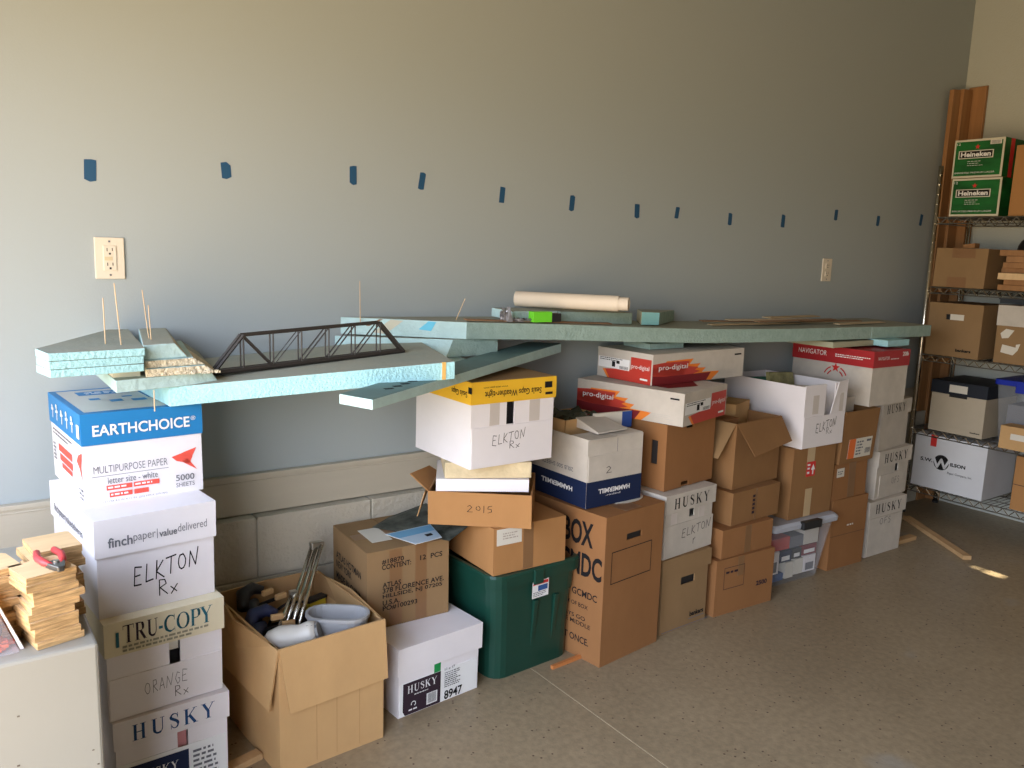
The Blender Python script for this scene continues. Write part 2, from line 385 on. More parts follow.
b = MB()
WY0, WY1, WZ0, WZ1 = -2.6, -1.8, 0, 0
b.box(XR, XR+.12, YF-.1, 0, 0, ZC, WALLR); struct(b.build('wall_right'))
# front wall (behind the camera) with a small high window slit the sun falls through
b = MB()
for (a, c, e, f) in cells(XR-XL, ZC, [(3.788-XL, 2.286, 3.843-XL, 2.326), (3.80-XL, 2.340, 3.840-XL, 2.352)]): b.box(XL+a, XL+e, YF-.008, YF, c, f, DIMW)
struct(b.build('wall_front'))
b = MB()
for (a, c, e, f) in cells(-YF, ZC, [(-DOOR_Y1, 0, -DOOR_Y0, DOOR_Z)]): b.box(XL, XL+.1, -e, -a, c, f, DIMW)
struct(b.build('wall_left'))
b = MB(); b.box(XL-.1, XR+.1, YF-.1, .12, ZC, ZC+.1, CEIL); struct(b.build('ceiling'))

FL = bpy.data.materials.new('floor_epoxy'); FL.use_nodes = True
n = FL.node_tree.nodes; l = FL.node_tree.links; bs = n['Principled BSDF']
t = n.new('ShaderNodeTexCoord')
def _noise(sc, det=4, rough=.6):
    q = n.new('ShaderNodeTexNoise'); q.inputs['Scale'].default_value = sc; q.inputs['Detail'].default_value = det; q.inputs['Roughness'].default_value = rough
    l.new(t.outputs['Object'], q.inputs['Vector']); return q
def _ramp(src, stops):
    r = n.new('ShaderNodeValToRGB'); els_ = r.color_ramp.elements
    els_[0].position, els_[0].color = stops[0][0], (*stops[0][1], 1); els_[1].position, els_[1].color = stops[1][0], (*stops[1][1], 1)
    for p_, c_ in stops[2:]:
        q = els_.new(p_); q.color = (*c_, 1)
    l.new(src, r.inputs[0]); return r
def _mix(f, a, b_):
    m = n.new('ShaderNodeMix'); m.data_type = 'RGBA'
    l.new(f, m.inputs[0]); l.new(a, m.inputs[6])
    if isinstance(b_, tuple): m.inputs[7].default_value = (*b_, 1)
    else: l.new(b_, m.inputs[7])
    return m.outputs[2]
big = _noise(1.3, 6); base = _ramp(big.outputs['Fac'], [(.3, (.265, .205, .128)), (.7, (.36, .28, .178))])
fine = _noise(45, 3); fr = _ramp(fine.outputs['Fac'], [(.35, (.8, .8, .8)), (.65, (1.12, 1.12, 1.12))])
mm = n.new('ShaderNodeMix'); mm.data_type = 'RGBA'; mm.blend_type = 'MULTIPLY'; mm.inputs[0].default_value = .7
l.new(base.outputs[0], mm.inputs[6]); l.new(fr.outputs[0], mm.inputs[7])
vo = n.new('ShaderNodeTexVoronoi'); vo.inputs['Scale'].default_value = 42; l.new(t.outputs['Object'], vo.inputs['Vector'])
spk = _ramp(vo.outputs['Distance'], [(.10, (1, 1, 1)), (.17, (0, 0, 0))])
sel = _ramp(vo.outputs['Color'], [(.5, (0, 0, 0)), (.56, (1, 1, 1))])
ml = n.new('ShaderNodeMath'); ml.operation = 'MULTIPLY'; l.new(spk.outputs[0], ml.inputs[0]); l.new(sel.outputs[0], ml.inputs[1])
c1 = _mix(ml.outputs[0], mm.outputs[2], (.075, .035, .022))
st = _noise(2.6, 3, .5); sr = _ramp(st.outputs['Fac'], [(.66, (0, 0, 0)), (.74, (.55, .55, .55))])
c2 = _mix(sr.outputs[0], c1, (.30, .29, .26))
l.new(c2, bs.inputs['Base Color']); bs.inputs['Roughness'].default_value = .42; bs.inputs['Specular IOR Level'].default_value = .35
bp = n.new('ShaderNodeBump'); bp.inputs['Strength'].default_value = .12; bp.inputs['Distance'].default_value = .01; l.new(fine.outputs['Fac'], bp.inputs['Height']); l.new(bp.outputs[0], bs.inputs['Normal'])
b = MB(); JX = 1.592
b.box(XL, JX-.0025, YF, 0, -.1, 0, FL); b.box(JX+.0025, XR, YF, 0, -.1, 0, FL)
JM = mat('joint_filler', (0.62, 0.53, 0.36), rough=.7); b.box(JX-.0025, JX+.0025, YF, 0, -.1, -.002, JM)
struct(b.build('floor'))

# masonry base and the board above it
b = MB(); BH, BWD = .203, .3937; zt = .544; course = 0
GRO = mat('block_joint', (0.36, 0.34, 0.28), rough=.8)
b.box(XL, XR, -.050, 0, 0, zt-.006, GRO)
while zt > 0.01:
    x = XL + (0 if course % 2 else .2) - .275
    while x < XR:
        x0, x1 = max(x, XL)+.003, min(x+BWD, XR)-.003
        if x1-x0 > .02: b.box(x0, x1, -.055, -.002, max(zt-BH+.006, 0.001), zt, BLOCK)
        x += BWD
    zt -= BH; course += 1
struct(b.build('wall_base_masonry', bevel=.003)).name = 'trim_2'
b = MB(); b.box(XL, XR, -.020, 0, .548, .664, TRIM); b.box(XL, XR, -.026, 0, .664, .678, TRIM); b.box(XL, XR, -.023, 0, .652, .657, TRIM)
struct(b.build('trim_1', bevel=.002))

# outlets
def outlet(x, z, label, gfci):
    r = empty('wall_outlet', label, 'outlet', (x, 0, z))
    b = MB(); b.box(-.038, .038, -.006, 0, -.057, .057, IVORY); b.build('cover_plate', r, bevel=.002)
    if gfci:
        b = MB(); b.box(-.0165, .0165, -.009, -.005, -.034, .034, IVORY); f = b.build('receptacle', r, bevel=.001)
        bb = MB(); bb.box(-.014, .006, -.0105, -.008, -.006, .004, YELB); bb.build('test_button', f)
    else:
        b = MB(); 
        for s_ in (-.02, .02): b.prism([(q[0], q[1]) for q in arc(0, 0, .016, .014, 0, 330, 11)], 0, 1, IVORY) if False else b.box(-.016, .016, -.009, -.005, s_-.013, s_+.013, IVORY)
        f = b.build('receptacle', r, bevel=.003)
    for s_ in (-.02, .02):
        for q in ((-.0078, -.0058, s_-.001, s_+.008), (.0055, .0075, s_, s_+.008), (-.0025, .0025, s_-.010, s_-.005)):
            b = MB(); b.box(q[0], q[1], -.0096, -.008, q[2], q[3], BLACK); b.build('slot', f)
    for s_ in (-.046, .046):
        b = MB(); b.box(-.0025, .0025, -.0072, -.0055, s_-.0025, s_+.0025, INKG); b.build('screw', r)
YELB = mat('button_yellow', (0.66, 0.55, 0.35), rough=.4)
outlet(.420, 1.343, 'ivory two-socket outlet with test button on the bright left part of the wall', True)
outlet(3.721, 1.346, 'small ivory outlet on the dim right part of the wall', False)

# blue tape marks
TP = [(90, .382, 1.578, .030, .058, 2), (226, .745, 1.606, .028, .047, -4), (353, 1.149, 1.622, .024, .058, 0), (422, 1.401, 1.621, .022, .058, 9), (502, 1.732, 1.594, .022, .058, 5),
      (572, 2.059, 1.584, .024, .060, 5), (637, 2.402, 1.571, .026, .056, -2), (677, 2.634, 1.575, .022, .050, 8), (730, 2.972, 1.565, .024, .052, 2), (783, 3.347, 1.572, .026, .060, 3),
      (836, 3.761, 1.620, .026, .054, 3), (878, 4.135, 1.607, .026, .054, 5), (921, 4.552, 1.630, .026, .062, 8)]
TL = ['leftmost blue tape mark on the wall, above and left of the ivory outlet', 'short blue tape mark, second from the left, with a clipped top corner', 'upright blue tape mark, third from the left on the wall',
      'blue tape mark leaning right, fourth from the left on the wall', 'fifth blue tape mark from the left, above the left end of the paper roll', 'sixth blue tape mark from the left, above the paper roll',
      'seventh blue tape mark from the left, beyond the paper roll', 'small leaning blue tape mark, eighth from the left, close after the seventh', 'ninth blue tape mark from the left, lowest stretch of the row',
      'tenth blue tape mark from the left, left of the small outlet', 'blue tape mark just above the small ivory outlet', 'second blue tape mark from the right end of the row', 'last blue tape mark on the right, beside the wire shelving post']
for k, (_, x, z, w, h, a) in enumerate(TP):
    b = MB(); rn = random.Random(k)
    pts = [(-w/2, -h/2+rn.uniform(0, .005)), (0, -h/2-rn.uniform(-.002, .003)), (w/2, -h/2+rn.uniform(0, .005)), (w/2, h/2-rn.uniform(0, .006)), (w*.1, h/2), (-w/2, h/2-rn.uniform(0, .004))]
    if k == 1: pts[3] = (w/2, h/2-.010)
    c_, s_ = math.cos(rad(-a)), math.sin(rad(-a))
    P3 = [(p[0]*c_-p[1]*s_, p[0]*s_+p[1]*c_) for p in pts]
    i = 0; fr_ = [(q[0], -.0012, q[1]) for q in P3]; bk = [(q[0], -.0001, q[1]) for q in P3]
    b.poly(fr_, BTAPE); b.poly(list(reversed(bk)), BTAPE)
    for q in range(6): b.poly([bk[q], bk[(q+1) % 6], fr_[(q+1) % 6], fr_[q]], BTAPE)
    tag(b.build('tape_mark', loc=(x, 0, z)), TL[k], 'tape', 'blue masking tape marks along the wall')

# ------------------------------------------------------------------ left stack
c = Carton('paper_box', 'white and blue EARTHCHOICE paper box on top of the left stack', .276, -.428, .766, .276, .345, .222, 4, WH)
EB = c
c.lid(.073, BLU, .003, 'blue printed lid')
z1 = c.h
c.decal('F', fit(text_polys('EARTHCHOICE', 1, .02), .022, z1-.052, .247, z1-.025), PWH, e=.0045)
c.decal('F', fit(text_polys('®', 1, 0), .250, z1-.036, .262, z1-.025), PWH, e=.0045)
# little white figures on the lid's left face
for k, u in enumerate((.05, .10, .155, .21, .265)):
    hh = [.028, .036, .03, .036, .034][k]
    fig = stroke([(u, z1-.055), (u+.004, z1-.055+hh*.6), (u-.004, z1-.055+hh)], .007) + [[(u-.002+.008*math.cos(q), z1-.055+hh+.007*math.sin(q)) for q in [i_*PI/4 for i_ in range(8)]]] + [seg(u-.014, z1-.034, u+.014, z1-.030, .006)]
    c.decal('L', fig, PWH, 'printed_figure', e=.0045)
c.decal('L', [R_(.312, z1-.058, .338, z1-.025)], PWH, 'printed_label', e=.0045)
TOPG = mat('lid_top_print', (0.55, 0.53, 0.52), rough=.6)
c.decals('T', [([R_(.012, .02, .262, .33)], TOPG), ([R_(.05, .245, .175, .300), R_(.195, .15, .262, .34), R_(.06, .17, .085, .195), R_(.10, .13, .13, .16), R_(.14, .185, .165, .20), R_(.15, .12, .185, .15)], BLU), (fine_lines(.07, .255, .16, .29, 2, 3), PWH)], 'printed_top', e=.0035)
c.decals('F', [(fit(text_polys('MULTIPURPOSE PAPER', 1, -.008), .020, .078, .190, .096) + [R_(.016, .070, .192, .0712)], INKG), (fit(text_polys('letter size - white', 1, 0), .050, .050, .165, .066), INKG),
  ([R_(.046, .034, .104, .046), R_(.108, .034, .168, .046), R_(.052, .016, .104, .028), R_(.108, .016, .142, .028)], REDL), (fine_lines(.049, .036, .100, .045, 1, 5) + fine_lines(.111, .036, .163, .045, 1, 6) + fine_lines(.055, .018, .10, .027, 1, 7), PWH),
  (fit(text_polys('5000', 1, .01), .208, .032, .254, .048) + fit(text_polys('SHEETS', 1, 0), .208, .016, .254, .027) + fit(text_polys('LETTER 8.5 IN X 11 IN  (216 MM X 279 MM)', 1, -.01), .036, -.0005+.004, .186, .009), INKG)], 'printed_text')
bird = [[(.200, .096), (.212, .084), (.244, .074), (.252, .092), (.222, .102)], [(.220, .101), (.234, .106), (.262, .114), (.250, .090)], [(.238, .090), (.262, .056), (.226, .080)]]
c.decal('F', bird, REDL, 'bird_logo')
c.decals('L', [(fine_lines(.02, .118, .25, .138, 2, 8), INKG), ([R_(.08, .085, .23, .104), R_(.09, .062, .23, .080), R_(.11, .045, .22, .058)], REDL), ([[(.28, .10), (.30, .118), (.335, .13), (.33, .11), (.32, .09), (.335, .05), (.31, .085)]], REDL), (fine_lines(.29, .008, .34, .04, 3, 9) + fine_lines(.02, .05, .05, .10, 5, 10), INKG)], 'printed_text')
c = Carton('paper_box', 'white finchpaper box with ELKTON Rx handwriting, second from top of the left stack', .272, -.538, .5265, .270, .40, .2365, 6, WH, jit=.002)
c.lid(.088, WH, .005)
L1 = fit(text_polys('finch', 1, .02), .024, .170, .078, .194)
c.decals('F', [(L1 + fit(text_polys('value', 1, .02), .138, .174, .180, .191) + fit(text_polys('paper', 1, -.005), .080, .170, .130, .190) + [R_(.133, .172, .1345, .196)] + fit(text_polys('delivered', 1, -.005), .182, .178, .252, .198), INKG)], e=.0058, name='lettering')
c.decal('L', fit(text_polys('finchpaper|valuedelivered', 1, .01), .04, .165, .31, .192), INKG, e=.0058)
c.decal('F', fit(hand('ELKTON', .08, 3, .09), .078, .062, .232, .130) + fit(hand('Rx', .07, 4), .135, .022, .180, .066), INK, 'handwriting')
c = Carton('paper_box', 'white box with cream TRU-COPY lid and ORANGE Rx handwriting in the left stack', .280, -.567, .2795, .268, .41, .2435, 4.5, WH, holesF=[(.140, .02, .166, .235)], jit=.002)
c.lid(.080, CR, .005, 'cream lid')
c.decals('F', [(fit(serif_word('TRU', .02), .036, .190, .114, .235) , INKM), (fit(serif_word('-', .02), .116, .205, .125, .212) + fit(serif_word('COPY', .02), .128, .190, .244, .235), INKT), (fine_lines(.034, .168, .248, .187, 2, 3, .7), mat('ink_khaki', (.30, .28, .20), rough=.8)), ([R_(.020, .185, .027, .222)], INKT)], e=.0058)
c.plate('F', .003, .002, .266, .105, WH, 'lower_flap', t=.003)
c.decal('F', fit(hand('ORANGE', .05, 5, .05), .080, .045, .180, .085) + fit(hand('Rx', .06, 6), .150, .016, .182, .046), PEN, 'handwriting', e=.0038)
b = MB(); b.box(.142, .165, .012, .016, .135, .155, PAPER); c.add(b, 'inner_paper')
GING = mat('gingham_red', (0.60, 0.25, 0.25), rough=.8)
c = Carton('paper_box', 'white HUSKY copier paper box at the bottom of the left stack', .290, -.572, 0, .262, .43, .276, 2.6, WH, holesF=[(.140, .15, .165, .25)], jit=.002)
c.lid(.067, WH, .005); husky_lid_word(c, .067, .0058)
b = MB(); b.box(.141, .164, .010, .012, .15, .225, GING); c.add(b, 'checked_lining')
c.plate('F', .004, .004, .258, .165, PWH, 'lower_flap', t=.002)
c.decals('F', [([R_(.02, .02, .165, .155)], NAVY), (fit(serif_word('HUSKY', .12), .045, .110, .140, .135), PWH), (fine_lines(.175, .03, .245, .15, 9, 2), INKG)], 'shipping_label', e=.0028)

# ------------------------------------------------------------------ filing cabinet and what stands on it
r = empty('filing_cabinet', 'grey-beige metal filing cabinet in the lower left corner', 'cabinet', (-.26, -1.03, 0))
b = MB(); b.box(0, .464, 0, .60, 0, .70, CABM); b.build('body', r, bevel=.006)
CH = mat('enamel_chips', (0.10, 0.07, 0.05), rough=.8); b = MB(); rn = random.Random(5)
for (u, v) in [(.335, .60), (.33, .51), (.345, .49), (.33, .455), (.37, .47), (.34, .42), (.445, .50), (.452, .47), (.448, .44), (.30, .56)]:
    b.box(u, u+rn.uniform(.002, .005), -.0006, 0, v, v+rn.uniform(.0015, .003), CH)
b.build('paint_chips', r)
b = MB(); b.box(.04, .42, -.0015, 0, .05, .33, CABM) if False else b.box(.462, .466, .02, .58, .03, .67, CABM); b.build('side_panel', r, bevel=.001)
rn = random.Random(11); pk = 0
def ply_pile(x, y, n, w0, d0, th, rz0, labels, zs=.7005, jit=.012):
    z = zs
    for k in range(n):
        w, d = w0*rn.uniform(.93, 1.05), d0*rn.uniform(.93, 1.05); ox, oy = rn.uniform(-jit, jit), rn.uniform(-jit*.6, jit*.6); a = rad(rz0+rn.uniform(-4, 4))
        b = MB(); ch = rn.uniform(.004, .016)
        b.prism([(0, 0), (w, 0), (w, d-ch), (w-ch, d), (0, d)], 0, th-.0006, PLY, PLYF)
        tag(b.build('plywood_offcut', loc=(x+ox, y+oy, z), rz=a), labels[k] if k < len(labels) else labels[-1], 'offcut', 'plywood offcuts piled on the filing cabinet')
        z += th
    return z
ORD = ['lowest', 'second from the bottom', 'third from the bottom', 'fourth from the bottom', 'fifth from the bottom', 'sixth from the bottom', 'seventh from the bottom', 'third from the top', 'second from the top', 'topmost']
def pl_(where): return ['plywood offcut %s in the %s' % (o_ if o_ not in ('lowest', 'topmost') else 'lying '+o_, where) for o_ in ORD]
za = ply_pile(.108, -1.008, 10, .078, .082, .0132, 14, pl_('front pile on the filing cabinet'), jit=.006)
zb_ = ply_pile(.122, -.900, 10, .082, .09, .0137, 8, pl_('back right pile on the cabinet'), jit=.006)
zc_ = ply_pile(.026, -.955, 10, .078, .085, .0132, 12, pl_('left pile on the filing cabinet'), jit=.006)
# tin snips
RHM = mat('red_grip', (0.55, 0.045, 0.05), rough=.45)
r = empty('tin_snips', 'red-handled pliers lying open on the front plywood pile', 'pliers', (.150, -.975, za+.001), rad(8))
for s_ in (-1, 1):
    b = MB(); b.tube([(s_*.006, -.012, .007), (s_*.015, .010, .008), (s_*.019, .035, .009), (s_*.014, .062, .010)], [.004, .0065, .0065, .006], RHM, 8); b.build('handle', r, smooth=True)
b = MB(); b.prism([(-.016, .002), (-.012, -.012), (-.004, -.034), (.006, -.034), (.013, -.012), (.016, .002), (.0, .008)], 0.001, .011, mat('dark_steel', (.12, .12, .12), rough=.35, metal=.8)); jw = b.build('jaws', r, bevel=.002)
b = MB(); b.tube([(0, -.008, .010), (0, -.008, .014)], .005, STEEL, 10); b.build('pivot_bolt', r)
# blister pack
r = empty('blister_pack', 'clear pack of orange bits on a red and white card, on the filing cabinet', 'package', (.000, -.985, .7005), rad(5))
b = MB(); b.hexa([(.088, -.01, 0), (.094, -.01, 0), (.094, .07, 0), (.088, .07, 0)], [(.050, -.005, .11), (.053, -.005, .11), (.053, .07, .11), (.050, .07, .11)], PWH, None, {3: RED}); b.build('backing_card', r)
b = MB()
for k in range(14): x_, y_ = rn.uniform(.03, .075), rn.uniform(-.015, .02); b.box(x_, x_+.010, y_, y_+.012, .001+.004*(k % 3), .007+.004*(k % 3), mat('orange_bits', (.65, .10, .03), rough=.5))
b.build('orange_bits', r)
b = MB(); b.tube([(.02, .05, .045), (.045, -.01, .040)], .022, mat('dark_brown_plastic', (.06, .04, .04), rough=.4), 14); b.build('black_roller', r)
b = MB(); b.hexa([(.0, -.02, 0), (.086, -.02, 0), (.088, .07, 0), (.0, .07, 0)], [(.02, -.012, .085), (.052, -.012, .095), (.052, .06, .095), (.02, .06, .085)], mat('blister_clear', (.8, .8, .85), rough=.1, alpha=.18)); b.build('blister', r)

# ------------------------------------------------------------------ big open box with tools
r = empty('open_carton', 'large open tan cardboard box of tools with its flaps folded down outside', 'box', (.680, -.583, 0), rad(4))
w, d, h, t = .312, .44, .362, .005
# slightly bulging walls: rings of points
def ring(z, bul): 
    return [(0, 0, z), (w, 0, z), (w+bul*.9, d*.55, z), (w, d, z), (w*.5, d+bul*.35, z), (0, d, z), (-bul, d*.55, z)]
b = MB()
for (z0, z1, b0, b1) in [(0, .18, .004, .012), (.18, .362, .012, .030)]:
    A, B_ = ring(z0, b0), ring(z1, b1)
    cx, cy = w/2, d/2
    def ins(p): v = Vector((p[0]-cx, p[1]-cy)); v *= 1-t/max(v.length, .01)*1.3; return (cx+v.x, cy+v.y, p[2])
    for k in range(7):
        k2 = (k+1) % 7; a0, a1, a2, a3 = A[k], A[k2], B_[k2], B_[k]
        b.poly([a0, a1, a2, a3], CBL); b.poly([ins(a1), ins(a0), ins(a3), ins(a2)], CBI)
        if z1 > .3: b.poly([a3, a2, ins(a2), ins(a3)], CBL)
b.poly([(p[0], p[1], .004) for p in ring(0, .004)], CBI)
b.build('body', r)
CREASE = card('cardboard_crease', (0.44, 0.26, 0.115))
b = MB()
for u in (.105, .165, .235): b.box(u, u+.0012, -.0006, .0, .01, .18, CREASE)
b.build('crease_marks', r)
b = MB()   # front flap, folded down over the front
b.hexa([(.022, -.020, .185), (.318, -.016, .190), (.318, -.011, .190), (.022, -.015, .185)], [(.0, -.004, .364), (.314, -.004, .364), (.314, .002, .364), (.0, .002, .364)], CBL); b.build('flap', r)
b = MB(); b.hexa([(-.040, .42, .20), (-.026, .008, .195), (-.021, .010, .195), (-.034, .42, .20)][::-1], [(-.014, .43, .362), (-.003, -.002, .362), (.001, -.002, .362), (-.008, .43, .362)][::-1], CBL); b.build('flap', r)
b = MB(); b.hexa([(.338, .02, .20), (.344, .42, .20), (.339, .42, .20), (.333, .02, .20)], [(.313, .004, .362), (.322, .43, .362), (.317, .43, .362), (.309, .004, .362)], CBL); b.build('flap', r)
# contents
def bpt(u, v, z):   # point in the open box's frame to world
    a = rad(4); return (.680+u*math.cos(a)-v*math.sin(a), -.583+u*math.sin(a)+v*math.cos(a), z)
def bobj(name, label, cat, u, v, z, rz=0): return empty(name, label, cat, bpt(u, v, z), rad(4)+rz)
# filler heap: dark cloth
DC = mat('dark_cloth_and_shade', (.022, .020, .022), rough=.9)  # also colours the shade sheets inside the plain brown box
b = MB(); rn = random.Random(3); N_ = 12
def hz(i, j): return .225+.030*math.sin(i*1.1)*math.cos(j*.8)+rn.uniform(-.006, .006)
H_ = [[hz(i, j) for j in range(N_+1)] for i in range(N_+1)]
for i in range(N_):
    for j in range(N_):
        P = lambda a, q: (.012+a*(w-.024)/N_, .012+q*(d-.024)/N_, H_[a][q])
        b.poly([P(i, j), P(i+1, j), P(i+1, j+1), P(i, j+1)], DC)
ww, dd = w-.024, d-.024
b.poly([(.012, .012, .006), (.012, .012+dd, .006), (.012+ww, .012+dd, .006), (.012+ww, .012, .006)], DC)
for (i0, j0, i1, j1) in [(0, 0, N_, 0), (N_, 0, N_, N_), (N_, N_, 0, N_), (0, N_, 0, 0)]:
    b.poly([(.012+i0*ww/N_, .012+j0*dd/N_, .006), (.012+i1*ww/N_, .012+j1*dd/N_, .006), (.012+i1*ww/N_, .012+j1*dd/N_, .225), (.012+i0*ww/N_, .012+j0*dd/N_, .225)], DC)
o = b.build('dark_bag', loc=bpt(0, 0, 0), rz=rad(4), smooth=False, weld=True); tag(o, 'crumpled black cloth bag filling the open box of tools', 'bag')
# hair dryer
r = empty('hair_dryer', 'off-white hair dryer with dark vent slots at the front of the tool box', 'hair dryer', (.645, -.455, .330))
b = MB(); b.tube([(.040, .0, -.006), (.055, -.010, .0), (.080, -.020, .006), (.105, -.030, .009), (.125, -.040, .012), (.150, -.052, .018), (.165, -.060, .022)], [.014, .030, .036, .034, .030, .034, .030], OFFW, 18); hg = b.build('body', r, smooth=True)
for k in range(3):
    b = MB(); x_ = .130+.010*k; y_ = -.044-.0045*k; b.hexa([(x_-.004, y_-.030, .022), (x_, y_-.0325, .022), (x_, y_-.026, .022), (x_-.004, y_-.024, .022)], [(x_+.006, y_-.018, .048), (x_+.010, y_-.020, .048), (x_+.010, y_-.012, .046), (x_+.006, y_-.010, .046)], BLACK); b.build('vent_slot', hg)
b = MB(); b.tube([(.10, -.02, -.02), (.13, .0, -.055), (.145, .01, -.085)], [.018, .016, .014], OFFW, 12); b.build('handle', r, smooth=True)
b = MB(); b.tube([(.164, -.0595, .022), (.172, -.064, .025)], [.028, .025], mat('dim_grey', (.22, .22, .22), rough=.5), 16); b.build('rim', r)
# folded metal stand
r = empty('steel_stand', 'folded chrome metal stand standing up out of the tool box', 'stand', (.765, -.385, .262))
P0, P1 = Vector((0, 0, 0)), Vector((.172, .190, .212))
for off in ((-.012, .010, 0), (.004, -.002, 0), (.020, -.014, 0)):
    q = Vector(off); b = MB(); b.tube([P0+q, P1+q*.7], .0062, CHROME, 8); b.build('rail', r, smooth=True)
b = MB(); b.tube([P0+Vector((-.022, .014, .030)), P0+(P1-P0)*.50+Vector((-.022, .014, 0))], .0062, CHROME, 8); b.build('short_rail', r, smooth=True)
b = MB(); q = P1; b.box(q.x-.018, q.x+.022, q.y-.012, q.y+.012, q.z-.010, q.z+.012, STEEL); b.build('top_bracket', r, bevel=.003)
b = MB(); q = P0+(P1-P0)*.50; b.box(q.x-.030, q.x-.006, q.y+.004, q.y+.022, q.z-.010, q.z+.010, STEEL); b.build('clip', r, bevel=.002)
# grey oblong tub
def oblong(cx, cy, L_, W_, z, n=8):
    o = []; rr = W_/2
    for k in range(n+1): a = -PI/2+PI*k/n; o.append((cx+L_/2-rr+rr*math.cos(a), cy+rr*math.sin(a), z))
    for k in range(n+1): a = PI/2+PI*k/n; o.append((cx-L_/2+rr+rr*math.cos(a), cy+rr*math.sin(a), z))
    return o
def shell(b, rings, m):
    for A, B_ in zip(rings[:-1], rings[1:]):
        for k in range(len(A)): k2 = (k+1) % len(A); b.poly([A[k], A[k2], B_[k2], B_[k]], m)
r = empty('oblong_container', 'grey translucent oblong plastic tub in the tool box', 'container', (.888, -.478, .280), rad(-36))
b = MB(); shell(b, [oblong(0, 0, .150, .078, 0), oblong(0, 0, .174, .098, .085), oblong(0, 0, .182, .106, .087), oblong(0, 0, .182, .106, .096), oblong(0, 0, .166, .090, .096), oblong(0, 0, .142, .070, .006)], GREYP)
b.poly(oblong(0, 0, .142, .070, .006), GREYP); b.poly(list(reversed(oblong(0, 0, .150, .078, 0))), GREYP); b.build('body', r)
b = MB(); b.box(.02, .05, -.01, .012, .008, .014, RED); b.build('red_label', r)
# quick clamps
OPAD = mat('clamp_pad_tan', (.60, .36, .16), rough=.6); NVP = mat('clamp_blue', (.015, .02, .06), rough=.5)
for k, (x_, y_, z_, a, lb_) in enumerate([(.725, -.215, .330, .3, 'dark bar clamp with tan pads at the back left of the tool box'), (.700, -.345, .318, -.1, 'dark blue bar clamp with tan pads at the left side of the tool box')]):
    r = empty('bar_clamp', lb_, 'clamp', (x_, y_, z_), a)
    q = 1.25
    b = MB(); b.tube([(-.02*q, 0, 0), (.0, .03*q, .02*q), (.03*q, .035*q, .025*q), (.05*q, .02*q, .018*q)], [.018, .022, .019, .012], BLACK if k == 0 else NVP, 10); b.build('jaw', r, smooth=True)
    b = MB(); b.tube([(-.012*q, -.045*q, -.02*q), (0, 0, 0), (.02*q, .01*q, .0)], [.013, .020, .014], BLACK if k == 0 else NVP, 10); b.build('grip', r, smooth=True)
    for s_ in ((.045, -.01, .008), (.07, -.04, -.004)):
        b = MB(); b.box(s_[0]-.006, s_[0]+.030, s_[1], s_[1]+.013, s_[2]+.01, s_[2]+.026, OPAD); b.build('pad', r, bevel=.002)
    b = MB(); b.box(-.01, .085, -.002, .002, -.012, -.002, BLACK); b.build('bar', r)
b = MB(); b.tube([bpt(.12, .36, .25), bpt(.14, .35, .30), bpt(.17, .33, .325), bpt(.20, .31, .33), bpt(.23, .31, .32)], .0045, BLACK, 8)
tag(b.build('black_cable', smooth=True), 'black cable arching up inside the tool box', 'cable')
b = MB(); b.box(-.03, .03, -.012, .012, 0, .05, mat('yellow_case', (.62, .46, .03), rough=.5)); b.box(-.034, .034, -.014, .014, .05, .058, BLACK)
tag(b.build('yellow_case', loc=bpt(.272, .350, .255), rz=.3), 'small yellow case with dark edge behind the grey tub', 'case')

# lumber on the floor under the boxes
b = MB(); b.box(0, .62, 0, .032, 0, .018, WOOD); b.decl = None
o = b.build('wooden_strip', loc=(.545, -.475, 0), rz=rad(14)); o.location = (.565, -.505, .0); tag(o, 'pale wooden strip on the floor beside the left stack', 'plank')
o.scale = (.17, 1, 1)
b = MB(); b.box(0, .150, 0, .012, 0, .012, mat('orange_wood', (.55, .20, .06), rough=.5)); tag(b.build('wooden_strip', loc=(1.650, -.512, 0), rz=rad(4)), 'thin orange strip on the floor between the green tote and the tall brown box', 'plank')
b = MB(); b.box(0, .17, 0, .038, 0, .019, WOOD); tag(b.build('wooden_strip', loc=(3.885, -.437, 0), rz=rad(-1)), 'pale plank end poking out past the rightmost box stack', 'plank')
b = MB(); b.box(0, .60, 0, .040, 0, .019, WOOD); tag(b.build('wooden_strip', loc=(4.015, -.735, 0), rz=rad(56)), 'loose wooden batten lying on the floor before the wire shelving', 'plank')

# ------------------------------------------------------------------ small HUSKY box, ATLAS box
c = Carton('paper_box', 'white HUSKY copier paper box on the floor under the ATLAS carton', 1.070, -.50, 0, .300, .41, .224, 5.9, WH)
c.lid(.083, WH, .008)
c.plate('F', .004, .003, .296, .108, PWH, 'lower_flap', t=.002)
c.decals('F', [([[(.022, .003), (.152, .003), (.152, .108), (.014, .108), (.014, .018)]], INKM), (fit(serif_word('HUSKY', .12), .030, .072, .138, .098) + fine_lines(.055, .060, .110, .067, 1, 3) + [R_(.100, .012, .140, .050)] + stroke(arc(.052, .034, .008, .008, -60, 200, 8), .0028) + fine_lines(.035, .012, .074, .022, 1, 5), PWH), (barcode(.104, .016, .136, .048), INK),
  (fit(text_polys('11 x 17', 1, .01), .166, .104, .205, .113) + fine_lines(.166, .046, .230, .100, 8, 4, .5) + fit(text_polys('8947', 1, .02), .166, .006, .236, .036), INK)], 'shipping_label', e=.0028)
c.plate('F', .128, .108, .152, .138, mat('green_tape', (.01, .28, .07), rough=.4), 'green_tape', t=.001, e=.0002)
c.decal('T', fit(hand('Z/S', .07, 3), .19, .22, .27, .30), PEN, 'handwriting', e=.0038)
